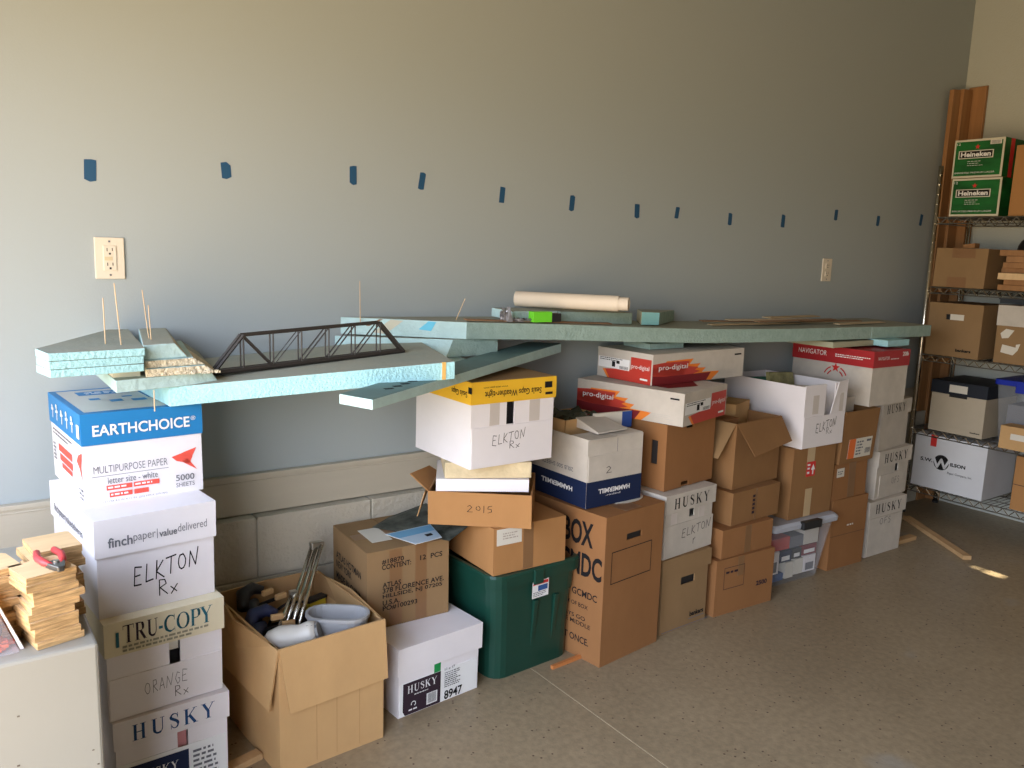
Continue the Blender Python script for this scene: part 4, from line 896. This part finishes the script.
c.decal('L', star(.235, .155, .024, .010) + stroke(arc(.235, .105, .060, .055, 20, 65, 6), .006) + stroke(arc(.235, .105, .060, .055, 115, 160, 6), .006) + stroke(arc(.235, .105, .042, .038, 20, 60, 6), .006) + stroke(arc(.235, .105, .042, .038, 120, 160, 6), .006), RED, 'star_logo')

# ------------------------------------------------------------------ foam layout table
def foam(name, label, bot, top, ms=None, m=FOAM, mt=FOAMD, bevel=.002, group=None):
    b = MB(); b.hexa(bot, top, m, mt, ms); return tag(b.build(name, bevel=bevel), label, 'foam board', group)
# A: base slab that carries the bridge
A0 = [(.470, -.425, .993), (1.182, -.603, 1.043), (1.36, -.03, 1.043), (.44, -.03, .993)]
foam('foam_slab', 'long light blue foam slab carrying the model bridge', A0, [(x, y, z+.049) for x, y, z in A0])
b = MB(); y_ = -.5525
b.hexa([(1.146, -.5955, 1.042), (1.156, -.598, 1.0425), (1.156, -.594, 1.0425), (1.146, -.5915, 1.042)], [(1.146, -.5955, 1.0905), (1.156, -.598, 1.091), (1.156, -.594, 1.091), (1.146, -.5915, 1.0905)], ORGG if False else mat('glue_drip', (.70, .42, .12), rough=.6))
o = b.build('glue_drip'); o.parent = [q for q in bpy.data.objects if q.get('label', '').startswith('long light blue')][0]
# B: board below the terraced block, C: pointed stack of boards, F: terraced block
Bp = [(.343, -.472), (.595, -.412), (.60, -.05), (.345, -.10)]
foam('foam_slab', 'pale foam board under the stepped foam block, above the EARTHCHOICE box', [(x, y, 1.0445) for x, y in Bp], [(x, y, 1.074) for x, y in [(.343, -.472), (.575, -.412), (.59, -.05), (.345, -.10)]], m=FOAMP)
Cp = [(.207, -.50), (.408, -.470), (.455, -.03), (.40, -.03), (.192, -.40)]
CL = ['lowest', 'middle', 'topmost']
for k in range(3):
    z0 = 1.0925+.0185*k; pz_ = [(x+random.Random(k*7+i).uniform(-.002, .002), y+random.Random(k*5+i).uniform(-.002, .002)) for i, (x, y) in enumerate(Cp)]
    foam('foam_board', '%s thin blue board of the pointed foam stack at the far left' % CL[k], [(x, y, z0) for x, y in pz_], [(x, y, z0+.0178) for x, y in pz_], m=FOAM, mt=FOAMD, bevel=.0015, group='thin foam boards at the far left')
b = MB(); b.box(.345, .405, -.43, -.15, 1.0745, 1.092, mat('white_foam_packer', (.62, .60, .50), rough=.9)); tag(b.build('foam_packer'), 'small whitish packer between the pointed foam stack and the board below', 'foam block')
rn = random.Random(9)
steps = [(1.0745, 1.094, .585, FOAMC), (1.0943, 1.113, .560, FOAMC), (1.1133, 1.150, .520, FOAMP)]
for k, (z0, z1, xr, m) in enumerate(steps):
    xb = xr+.01; f_ = -.455+.010*k
    bp_ = [(.412, f_, z0), (xr, f_+.02, z0), (xb+.015, -.25, z0), (xb+.045, -.05, z0), (.478, -.05, z0)]
    tp_ = [(.412, f_, z1), (xr-.03, f_+.02, z1), (xb-.012, -.25, z1), (xb+.02, -.05, z1), (.478, -.05, z1)]
    b = MB(); b.hexa(bp_, tp_, m, FOAMD if k == 2 else FOAMP, {1: FOAMC, 2: FOAMD, 0: m})
    tag(b.build('foam_block', bevel=.003), '%s layer of the rough stepped foam block with crumbly cream edges' % ['lowest', 'middle', 'top'][k], 'foam block', 'layers of the stepped foam block')
b = MB()
for k in range(46):
    x_ = rn.uniform(.49, .60); y_ = -.452+rn.uniform(0, .02); z_ = 1.075; s_ = rn.uniform(.003, .008); b.hexa([(x_, y_, z_), (x_+s_, y_, z_), (x_+s_, y_+s_, z_), (x_, y_+s_, z_)], [(x_+s_*.2, y_+s_*.2, z_+s_*.8), (x_+s_*.8, y_+s_*.1, z_+s_), (x_+s_, y_+s_*.9, z_+s_*.7), (x_+s_*.1, y_+s_, z_+s_)], FOAMC)
b.v = [(min(p[0], .588), p[1], p[2]) for p in b.v]
tag(b.build('foam_crumbs'), 'cream foam crumbs along the front of the stepped foam block', 'crumbs', None, 'stuff')
# E: loose board lying askew
Ep = [(.866, -.742, 1.0075), (1.910, -.158, 1.030), (1.815, -.075, 1.030), (.826, -.634, 1.0075)]
o = foam('foam_board', 'loose pale foam board lying slantwise on the yellow-lidded box', Ep, [(x, y, z+(.026 if x < 1 else .034)) for x, y, z in Ep], m=FOAMP, mt=mat('teal_dark_film', (.10, .18, .18), rough=.5, noise=.3, nscale=6), bevel=.002)
b = MB(); m_ = INK
for k in range(5): b.box(.95+.034*k, .975+.034*k, -.645+.020*k, -.630+.020*k, 1.0370+.0012*k, 1.0376+.0012*k, m_)
q_ = b.build('lettering'); q_.parent = o
# packer piece between
b = MB(); b.box(1.365, 1.43, -.27, -.10, 1.018, 1.044, FOAMG) ; tag(b.build('foam_packer'), 'small blue foam packer behind the end of the bridge slab', 'foam block')
# layer 1 below long slab
L1 = [(1.398, -.232), (1.580, -.226), (1.58, -.004), (1.082, -.004)]
foam('foam_slab', 'short foam slab with a slanted blue end, under the left end of the long slab', [(x, y, 1.0455) for x, y in [(1.372, -.232), (1.580, -.226), (1.58, -.004), (1.082, -.004)]], [(x, y, 1.1045) for x, y in L1], m=FOAMP, ms={0: FOAMG, 3: FOAMP})
# long slab: sagging front edge
X_ = [(1.440, -.245, 1.1055), (1.80, -.27, 1.092), (2.15, -.295, 1.074), (2.50, -.315, 1.058), (3.0, -.335, 1.046), (3.60, -.355, 1.040)]
def long_slab(pts, xl_back, th, label, mfront, close):
    n_ = len(pts); b = MB(); fb = [(x, y, z) for x, y, z in pts]; bb = [((x if i else xl_back), -.003, z+.004) for i, (x, y, z) in enumerate(pts)]
    up = lambda L_: [(x, y, z+th) for x, y, z in L_]
    ft, bt = up(fb), up(bb)
    for i in range(n_-1):
        b.poly([fb[i], fb[i+1], ft[i+1], ft[i]], mfront); b.poly([ft[i], ft[i+1], bt[i+1], bt[i]], FOAMD); b.poly([fb[i+1], fb[i], bb[i], bb[i+1]], mfront); b.poly([bb[i+1], bb[i], bt[i], bt[i+1]], FOAMD)
    b.poly([bb[0], fb[0], ft[0], bt[0]], FOAMP); b.poly([fb[-1], bb[-1], bt[-1], ft[-1]], mfront)
    return tag(b.build('foam_slab', weld=True, bevel=.002), label, 'foam board')
LS = long_slab(X_, 1.103, .056, 'long grey-green foam slab along the wall, carrying the paper roll', FOAMG, True)
long_slab([(3.602, -.355, 1.0395), (3.90, -.372, 1.038), (4.105, -.365, 1.036)], 3.602, .055, 'right end slab of the foam table, next to the wire shelving', FOAMG, True)
# patches on the slanted end
b = MB(); P0 = Vector((1.103, -.003, 1.1095)); P1 = Vector((1.440, -.245, 1.1055)); nrm = Vector((-(P1-P0).y, (P1-P0).x, 0)).normalized()
nrm = Vector((P1.y-P0.y, -(P1.x-P0.x), 0)).normalized()
def sp(u, v, e=.001): p = P0.lerp(P1, u)+nrm*e; return (p.x, p.y, p.z+v)
b.poly([sp(.62, .026), sp(.72, .022), sp(.76, .052), sp(.70, .054)], mat('bright_blue_foam', (.16, .58, .78), rough=.9))
b.poly([sp(.26, .010), sp(.36, .006), sp(.50, .052), sp(.40, .054)], mat('pale_glue', (.60, .58, .46), rough=.9))
b.poly([sp(.20, .030), sp(.23, .030), sp(.34, .054), sp(.31, .054)], mat('rust_streak', (.24, .14, .09), rough=.9))
b.build('stained_patches', LS)
# foam packers under the long slab
b = MB(); b.box(2.275, 2.46, -.250, -.10, 1.0345, 1.0565, FOAMG); tag(b.build('foam_packer'), 'grey-green foam packer between the red boxes and the long slab', 'foam block')
b = MB(); b.box(3.62, 3.80, -.43, -.10, 1.0095, 1.038, FOAM, FOAM); tag(b.build('foam_packer'), 'bright blue foam packer on the NAVIGATOR box under the right slab', 'foam block')
b = MB(); b.box(3.30, 3.615, -.36, -.10, 1.0095, 1.034, mat('tan_foam', (.42, .42, .30), rough=.9)); tag(b.build('foam_packer'), 'tan-green packer strip beside the bright blue one on the NAVIGATOR box', 'foam block')

# things on the slab
def slab_z(x):
    for (a, _, za_), (b2, _, zb2) in zip(X_[:-1], X_[1:]):
        if a <= x <= b2: return za_+(zb2-za_)*(x-a)/(b2-a)+.058
    return X_[-1][2]+.058
b = MB(); z_ = slab_z(1.85)+.006
foam('foam_strip', 'pale blue foam strip under the left half of the paper roll', [(1.66, -.19, slab_z(1.7)+.004), (1.86, -.19, slab_z(1.86)+.001), (1.86, -.06, slab_z(1.86)+.004), (1.66, -.06, slab_z(1.7)+.007)], [(1.66, -.19, z_+.036), (1.86, -.19, z_+.032), (1.86, -.06, z_+.035), (1.66, -.06, z_+.038)], m=FOAMP)
foam('foam_strip', 'grey-green foam strip under the right half of the paper roll', [(1.865, -.20, slab_z(1.87)+.001), (2.22, -.20, slab_z(2.2)), (2.22, -.07, slab_z(2.2)+.004), (1.865, -.07, slab_z(1.87)+.004)], [(1.865, -.20, z_+.032), (2.22, -.20, z_+.020), (2.22, -.07, z_+.022), (1.865, -.07, z_+.034)], m=FOAMG)
zq = slab_z(2.25)+.002
Sq = [(2.235, -.235), (2.335, -.230), (2.62, -.035), (2.40, -.035)]
foam('foam_strip', 'short foam strip with a bright blue cut end, right of the paper roll', [(x, y, slab_z(x)+.002+(.004 if y > -.1 else 0)) for x, y in Sq], [(x, y, slab_z(x)+.052) for x, y in Sq], m=FOAMG, ms={0: mat('bright_cut_foam', (.36, .78, .84), rough=.9), 3: mat('cream_cut', (.62, .58, .40), rough=.9)})
# paper roll
r = empty('paper_roll', 'rolled white drawing paper lying on foam strips along the wall', 'paper roll', (1.772, -.052, 1.2215), rad(-54))
PR = mat('roll_paper', (.72, .62, .50), rough=.65, noise=.05, nscale=4)
b = MB(); Lr = .385
# spiral cross section, extruded
sp_ = [(( .030-.0022*k/9)*math.cos(k*PI/9), (.030-.0022*k/9)*math.sin(k*PI/9)) for k in range(0, 44)]
def ext(y_off, x0, x1, sc_=1.0):
    for (a, c_), (e, f_) in zip(sp_[:-1], sp_[1:]):
        b.poly([(x0, a*sc_, c_*sc_), (x1, a*sc_, c_*sc_), (x1, e*sc_, f_*sc_), (x0, e*sc_, f_*sc_)], PR)
ext(0, 0, Lr); b.v = [(p[0], p[1], p[2]+.004*p[0]) for p in b.v]; b.build('sheet', r, smooth=True, weld=True)
b = MB(); ext(0, Lr-.03, Lr+.035, .84); b.v = [(p[0], p[1], p[2]+.004*p[0]) for p in b.v]; b.build('inner_sheet', r, smooth=True, weld=True)
# lime box + black
x_ = 1.605; zz = slab_z(x_)
b = MB(); b.box(0, .075, 0, .035, 0, .036, mat('lime_card', (.16, .66, .03), rough=.5)); 
r = empty('lime_carton', 'bright lime green little box with a black end in front of the paper roll', 'box', (1.700, -.262, slab_z(1.70)+.002), rad(-6)); b.build('body', r, bevel=.001)
b = MB(); b.box(.0755, .115, .002, .033, 0, .030, BLACK); b.build('black_end', r, bevel=.003)
b = MB(); rn = random.Random(6); FOIL = mat('foil', (.45, .45, .48), rough=.25, metal=.6, noise=.5, nscale=60)
for k in range(26):
    a, bb_ = rn.uniform(-.055, .06), rn.uniform(-.02, .02); hgt = .045*max(0, 1-abs(a+.045)/.03)+.012
    p = Vector((a, bb_, 0)); b.hexa([p, p+Vector((.016, -.004, 0)), p+Vector((.012, .014, 0)), p+Vector((-.002, .010, 0))], [p+Vector((rn.uniform(-.01, .01), rn.uniform(-.01, .01), hgt*rn.uniform(.5, 1))) for _ in range(4)], FOIL)
o = tag(b.build('crumpled_foil', loc=(1.650, -.235, slab_z(1.60)+.001)), 'crumpled silvery foil left of the lime green box', 'foil')
# veneer strips
VN = [mat('veneer_brown', (.30, .17, .09), rough=.7, noise=.2), mat('veneer_tan', (.52, .38, .22), rough=.7, noise=.15), mat('veneer_pale', (.60, .47, .31), rough=.7, noise=.15)]
strips = [(1.45, -.232, .62, .024, -2, 0, 0, 'dark veneer strip on the long slab below the foil and lime box'), (2.66, -.22, .62, .03, 2, 1, 0, 'long pale veneer strip at the left of the strips on the slab'), (2.70, -.13, .30, .03, -6, 0, 1, 'short dark veneer strip with a raised end, leftmost of the strips'),
          (2.82, -.175, .55, .035, -3, 2, 2, 'light veneer strip in the middle of the strips on the slab'), (2.92, -.25, .60, .03, 3, 0, 2, 'dark veneer strip along the slab front, among the wood strips'), (3.10, -.17, .42, .05, 5, 1, 3, 'tan veneer piece lying across the middle strips'),
          (3.28, -.21, .42, .03, -4, 0, 1, 'brown veneer strip towards the right end of the wood strips'), (3.46, -.28, .40, .035, 2, 2, 0, 'pale veneer strip at the right end of the long slab')]
for (x, y, L_, wd, a, mi_, lv, lb_) in strips:
    b = MB(); z0, z1 = slab_z(x)+.008*lv, slab_z(min(x+L_, 3.9))+.008*lv
    b.hexa([(0, 0, z0), (L_, 0, z1), (L_, wd, z1+.002), (0, wd, z0+.002)], [(0, 0, z0+.0035), (L_, 0, z1+.0035), (L_, wd, z1+.0055), (0, wd, z0+.0055)], VN[mi_])
    tag(b.build('veneer_strip', loc=(x, y, .002), rz=rad(a)), lb_, 'wood strip', 'loose wood strips on the foam slab')
# skewers
def skewer(p, q, lb_, r_=.0017):
    b = MB(); b.tube([p, q], [r_, r_*.7], STICK, 6); tag(b.build('wooden_skewer'), lb_, 'skewer', 'wooden skewers stuck in the foam')
skewer((.343, -.36, 1.14), (.342, -.36, 1.258), 'short wooden skewer, leftmost of those in the pointed foam stack')
skewer((.373, -.39, 1.135), (.363, -.39, 1.295), 'tall slanting wooden skewer near the right end of the pointed foam stack')
skewer((.454, -.30, 1.145), (.442, -.30, 1.273), 'leaning wooden skewer at the back of the stepped foam block')
skewer((.453, -.33, 1.14), (.449, -.33, 1.237), 'short upright wooden skewer in front of the leaning one in the stepped foam block')
skewer((.428, -.46, .992), (.428, -.46, 1.044), 'tiny wooden skewer hanging below the foam above the EARTHCHOICE box')
skewer((1.150, -.055, 1.15), (1.148, -.055, 1.285), 'wooden skewer standing by the wall behind the model bridge')
skewer((1.445, -.16, 1.15), (1.485, -.16, 1.232), 'leaning wooden skewer at the left end of the long slab')

# ------------------------------------------------------------------ truss bridge
r = empty('model_truss_bridge', 'dark brown model railway truss bridge on the blue foam slab', 'model bridge', (0, 0, 0))
BL = Vector((.612, -.335, 1.0515)); BR = Vector((1.222, -.262, 1.0805))
BL = Vector((.594, -.362, 1.0520)); BR = Vector((1.162, -.340, 1.0830))
ax = (BR-BL); LN = ax.length; ax.normalize(); sd = Vector((-ax.y, ax.x, 0)).normalized(); upv = Vector((0, 0, 1)); BW, BHt = .024, .100
def bp3(u, v, z): return BL+ax*u*LN+sd*v+upv*z
def beam(b, p, q, r_): b.tube([p, q], r_, BRIDGE, 4)
pan = [0, 1/7, 2/7, 3/7, 4/7, 5/7, 6/7, 1]
# slab top rises to the right already through BL, BR
for side, nm in ((0, 'near'), (BW, 'far')):
    b = MB(); beam(b, bp3(0, side, .008), bp3(1, side, .008), .0065); b.build('bottom_chord', r)
    b = MB(); beam(b, bp3(pan[1], side, BHt), bp3(pan[6], side, BHt), .0036); b.build('top_chord', r)
    b = MB(); beam(b, bp3(0, side, .006), bp3(pan[1], side, BHt), .0045); b.build('end_post', r)
    b = MB(); beam(b, bp3(1, side, .006), bp3(pan[6], side, BHt), .0045); b.build('end_post', r)
    for k in range(1, 7):
        b = MB(); beam(b, bp3(pan[k], side, .006), bp3(pan[k], side, BHt), .0022); b.build('vertical', r)
    for (a, c_) in ((1, 2), (3, 2), (4, 3), (5, 4), (6, 5)):
        b = MB(); beam(b, bp3(pan[a], side, BHt), bp3(pan[c_], side, .010), .0014 if a in (3,) else .0022); b.build('diagonal', r)
b = MB()
for k in range(15):
    p = bp3(k/14, 0, .004); q2 = bp3(k/14, BW, .004); beam(b, p, q2, .003)
b.build('floor_beams', r)
b = MB(); P = [bp3(0, .004, .010), bp3(1, .004, .010), bp3(1, BW-.004, .010), bp3(0, BW-.004, .010)]; b.hexa(P, [p+upv*.003 for p in P], BRIDGE); b.build('deck', r)
b = MB()
for k in (1, 2, 3, 4, 5, 6): beam(b, bp3(pan[k], 0, BHt), bp3(pan[k], BW, BHt), .002)
b.build('top_struts', r)

# ------------------------------------------------------------------ wire shelving
SXF, SXB, SY0, SY1 = 4.45, 4.80, -.137, -1.36
r = empty('wire_shelving', 'chrome wire shelving unit loaded with boxes against the right wall', 'shelving', (SXF, SY0, 0))
SHZ = [.170, .495, .905, 1.272, 1.642]
for (x, y, hh) in [(0, 0, 1.906), (SXB-SXF, 0, 1.906), (0, SY1-SY0, 1.906), (SXB-SXF, SY1-SY0, 1.906)]:
    b = MB(); b.tube([(x, y, .01), (x, y, hh)], .0125, CHROME, 12); k = .03
    while k < hh: b.tube([(x, y, k), (x, y, k+.003)], .0131, CHROME, 12); k += .0254*2
    b.tube([(x, y, 0), (x, y, .012)], .017, BLACK, 12)
    b.build('post', r, smooth=True)
DW = mat('shelf_wire', (.26, .25, .23), rough=.35, metal=.9)
for z in SHZ:
    b = MB(); Ly = SY1-SY0; Dx = SXB-SXF
    for x in (0, Dx):
        b.tube([(x, 0, z-.004), (x, Ly, z-.004)], .0032, DW, 6); b.tube([(x, 0, z-.036), (x, Ly, z-.036)], .0032, DW, 6)
        k = 0; nz = 42
        for k in range(nz):
            y0_, y1_ = Ly*k/nz, Ly*(k+1)/nz
            b.tube([(x, y0_, z-.036 if k % 2 else z-.004), (x, y1_, z-.004 if k % 2 else z-.036)], .0024, CHROME, 5)
    for y in (0, Ly):
        b.tube([(0, y, z-.004), (Dx, y, z-.004)], .0032, DW, 6); b.tube([(0, y, z-.036), (Dx, y, z-.036)], .0032, DW, 6)
    k = 0
    while k < 48: b.tube([(0, Ly*k/48, z-.003), (Dx, Ly*k/48, z-.003)], .0018, DW, 5); k += 1
    for x in (Dx*.33, Dx*.66): b.tube([(x, 0, z-.008), (x, Ly, z-.008)], .0026, DW, 5)
    b.build('shelf', r)

# cartons on the shelves: built as Cartons whose front faces -X (yaw -90): local X -> -Y, local Y -> +X
def shelf_box(name, label, yl, zb, w, d, h, m, xf=SXF+.005, yaw=-90, **kw):
    return Carton(name, label, xf, yl, zb+.0015, w, d, h, yaw, m, **kw)
def beer(label, yl, zb, sd_, xf):
    c = shelf_box('beer_carton', label, yl, zb, .250, .34, .192, CBL, xf=xf, jit=.001)
    h = c.h; w = c.w
    c.decals('F', [([R_(0, 0, w, h)], mat('pale_edge', (.62, .58, .46), rough=.6)), ([R_(.008, .010, w-.010, h-.010)], GRN), (star(w*.47, h*.80, .014, .006), RED), ([R_(w*.10, h*.50, w*.80, h*.71)], PAPER), ([R_(w*.12, h*.52, w*.78, h*.69)], INK), (fit(text_polys('Heineken', 1, .03), w*.15, h*.545, w*.75, h*.675) + fit(text_polys('IMPORTED PREMIUM LAGER', 1, 0), w*.06, h*.11, w*.86, h*.15) + fine_lines(w*.3, h*.30, w*.62, h*.46, 3, 5, .25) + fit(text_polys('12', 1, 0), w*.05, h*.86, w*.12, h*.92) , PWH)], 'printed_panel')
    if sd_: c.decals('F', [([R_(w*.72, h*.84, w*.94, h*.95)], PAPER), (barcode(w*.74, h*.855, w*.92, h*.935), INKG)], 'barcode_label', e=.0040)
    c.decals('R', [([R_(0, 0, .34, h)], GRN)], 'printed_side')
    c.plate('T', .10, .01, .15, .32, RED, 'red_tape', t=.0005) if False else None
    return c
beer('green Heineken carton on the top shelf, lower of the two', -.203, 1.642, False, SXF+.006)
c = beer('green Heineken carton with a barcode, on top of the other one', -.194, 1.8375, True, SXF+.006)
b = MB(); b.box(c.w, c.w+.0012, .06, .10, 0, c.h, RED); c.add(b, 'red_tape')
c = shelf_box('shipping_carton', 'plain orange-brown carton at the right edge of the top shelf', -.490, 1.642, .33, .30, .345, CBO, xf=SXF+.03)
c = shelf_box('shipping_carton', 'brown taped carton on the second shelf from the top', -.157, 1.272, .268, .32, .205, CBD)
c.plate('F', .085, .155, .205, .204, TAPEB, 'packing_tape', t=.0006); c.plate('F', .075, .0, .175, .055, TAPEB, 'packing_tape', t=.0006)
b = MB(); b.hexa([(0, 0, 0), (.05, 0, 0), (.05, -.06, 0), (0, -.06, 0)][::-1], [(0, 0, .018), (.05, 0, .018), (.05, -.06, .026), (0, -.06, .026)][::-1], PINE); tag(b.build('wood_scrap', loc=(4.50, -.275, 1.4805)), 'small wood scrap on top of the taped carton', 'offcut')
c = shelf_box('file_box', 'brown archive box with a white label in its handle hole, third shelf from the top', -.155, .905, .285, .33, .283, CBD, holesF=[(.095, .196, .190, .224)])
b = MB(); b.box(.085, .2, .008, .012, .18, .24, BLACK); c.add(b, 'shade_sheet'); c.plate('F', .118, .196, .190, .226, PAPER, 'paper_label', t=.001)  # black sheet paints the handle hole's inner shade
c.decal('F', fit(text_polys('bankers', 1, .05), .165, .030, .245, .046), INK)
c = shelf_box('file_box', 'brown box with a white lid and torn stickers at the right of the third shelf', -.520, .905, .30, .31, .205, CBD)
c.h = .29; c.lid(.10, WHD, .003, 'white lid', z1=.29)
c.decals('F', [([[(.02, .150), (.045, .175), (.085, .17), (.06, .13), (.03, .125)], [(.03, .055), (.035, .095), (.10, .085), (.10, .10), (.12, .105), (.11, .07), (.09, .045)], R_(.15, .03, .20, .14)], PAPER)], 'torn_stickers')
c = shelf_box('file_box', 'beige archive box with a navy lid on the fourth shelf', -.225, .495, .288, .33, .275, CBD if False else mat('beige_board', (.47, .40, .30), rough=.8, noise=.06))
c.lid(.066, mat('dark_navy_board', (.006, .010, .020), rough=.6), .005, 'navy lid')
c.plate('F', .095, .222, .190, .262, PAPER, 'name_label', t=.001, e=.005); c.plate('F', .095, .195, .190, .218, BLACK, 'handle_hole_shade', t=.0006)  # hole is uncut: a black plate paints its shade
c.decal('F', fit(text_polys('bankers', 1, .05), .225, .020, .275, .028), INK)
r = empty('clear_tote', 'clear tote with a bright blue lid on the fourth shelf', 'storage tote', (SXF+.01, -.548, .4965), rad(-90))
w, d, h = .36, .32, .30
b = MB(); shell(b, [rrect(.025, w-.025, .02, d-.02, .02, 0, 3), rrect(0, w, 0, d, .02, h, 3)], CLEAR); b.poly(list(reversed(rrect(.025, w-.025, .02, d-.02, .02, 0, 3))), CLEAR); b.build('body', r)
b = MB(); BLP = mat('blue_lid_plastic', (.012, .03, .36), rough=.35); b.prism([(p[0], p[1]) for p in rrect(-.01, w+.01, -.01, d+.01, .02, 0, 3)], h+.0002, h+.028, BLP); b.build('lid', r, bevel=.004)
b = MB(); b.box(.10, .18, -.018, -.002, h-.03, h+.03, BLP); b.build('latch', r, bevel=.003)
b = MB(); b.box(.05, .30, .04, .26, .003, .20, mat('grey_filling', (.16, .16, .18), rough=.8)); tag(b.build('grey_packet', loc=(SXF+.01, -.548, .4965), rz=rad(-90)), 'grey packet inside the blue-lidded clear tote', 'package')
c = shelf_box('small_carton', 'small tan carton in front of the clear tote on the fourth shelf', -.640, .495, .20, .10, .115, CBL, xf=SXF-.10); 
c.plate('F', .05, .05, .15, .08, PAPER, 'paper_label', t=.0006)
c = shelf_box('paper_box', 'white S.W. WILSON box with a red tape tab on the lowest shelf', -.160, .170, .385, .33, .296, mat('cool_white_board', (.66, .66, .68), rough=.7, noise=.04))
w = c.w
c.plate('F', .085, .235, .118, .298, RED, 'red_tape', t=.0008)
circ = lambda cx, cy, rr, k=24: [(cx+rr*math.cos(2*PI*i/k), cy+rr*math.sin(2*PI*i/k)) for i in range(k)]
c.decals('F', [([circ(.155, .155, .042)], INK), (stroke([(.110, .180), (.135, .128), (.155, .172), (.175, .128), (.200, .180)], .013), MATS['cool_white_board']), (fit(text_polys('S.W.', 1, .03), .040, .146, .108, .166) + fit(text_polys('ILSON', 1, .04), .205, .146, .285, .166) + fit(text_polys('Paper Company, Inc.', 1, .0), .195, .098, .325, .114), INK)], 'logo')
c = shelf_box('shipping_carton', 'orange-brown carton at the right edge of the lowest shelf', -.685, .170, .33, .32, .278, CBO)
b = MB(); b.box(0, .33, -.0012, 0, .13, .133, INKM); c.add(b, 'flap_seam')
# scrap wood pile on second shelf
rn = random.Random(21)
sc = [('thin scrap board at the bottom of the wood pile on the second shelf', .0, .03), ('scrap board second from the bottom of the shelf wood pile', .028, .03), ('pale scrap board in the middle of the shelf wood pile', .054, .035), ('dark scrap board in the middle of the shelf wood pile', .085, .03), ('red-brown scrap board high in the shelf wood pile', .112, .03), ('scrap board with a step, near the top of the shelf wood pile', .140, .034), ('short scrap block on top of the shelf wood pile', .172, .032)]
for k, (lb_, z0, tck) in enumerate(sc):
    b = MB(); Ls = rn.uniform(.24, .34) if k < 6 else .14; st_ = -.455-rn.uniform(0, .05)-(0.02 if k else 0)
    b.box(0, rn.uniform(.10, .2), -Ls, 0, 0, tck-.003, PINE if k != 2 else PLYF)
    tag(b.build('scrap_board', loc=(SXF+rn.uniform(-.01, .04), st_, 1.2735+z0), rz=rad(rn.uniform(-6, 6)), bevel=.001), lb_, 'board', 'scrap boards on the wire shelf')
# dark round case behind
r = empty('helmet', 'black rounded case on the second shelf behind the scrap wood', 'case', (4.70, -.585, 1.2735), 0)
b = MB(); b.box(-.07, .09, -.13, .13, 0, .20, mat('dark_crate', (.03, .035, .03), rough=.6)); b.build('base', r, bevel=.01)
b = MB(); rings = []
for k in range(7):
    a = PI/2*k/6; rings.append([(.09*math.cos(a)*math.cos(t_*PI/8), .125*math.cos(a)*math.sin(t_*PI/8), .20+.10*math.sin(a)) for t_ in range(16)])
shell(b, rings, BLACK); b.build('domed_top', r, smooth=True, weld=True)
r.name = 'rounded_case'
b = MB(); b.box(0, .12, -.40, 0, 0, .020, mat('dark_slate', (.05, .06, .075), rough=.6)); b.box(-.004, .124, -.404, .004, .020, .028, MATS['dark_slate']); tag(b.build('dark_tray', loc=(4.66, -.35, .9065+.285)), 'dark slate tray behind the boxes on the third shelf', 'tray')
bpy.data.objects['dark_tray'].location = (4.62, -.44, 1.2005)

# leaning boards in the corner
for k, (x0, x1, y0, y1, z1, lb_) in enumerate([(4.660, 4.735, -.045, -.022, 2.335, 'left pine board standing in the corner behind the shelving, against the back wall'), (4.738, 4.830, -.060, -.038, 2.345, 'middle pine board of the three standing in the corner'), (4.836, 4.860, -.130, -.035, 2.365, 'right pine board of the three, flat against the right wall')]):
    b = MB(); b.hexa([(x0, y0, 0.0), (x1, y0, 0.0), (x1, y1, 0.0), (x0, y1, 0.0)], [(x0, y0, z1), (x1, y0, z1+.006), (x1, y1, z1+.006), (x0, y1, z1)], PINE)
    tag(b.build('leaning_board', bevel=.002), lb_, 'board', 'pine boards leaning in the corner')
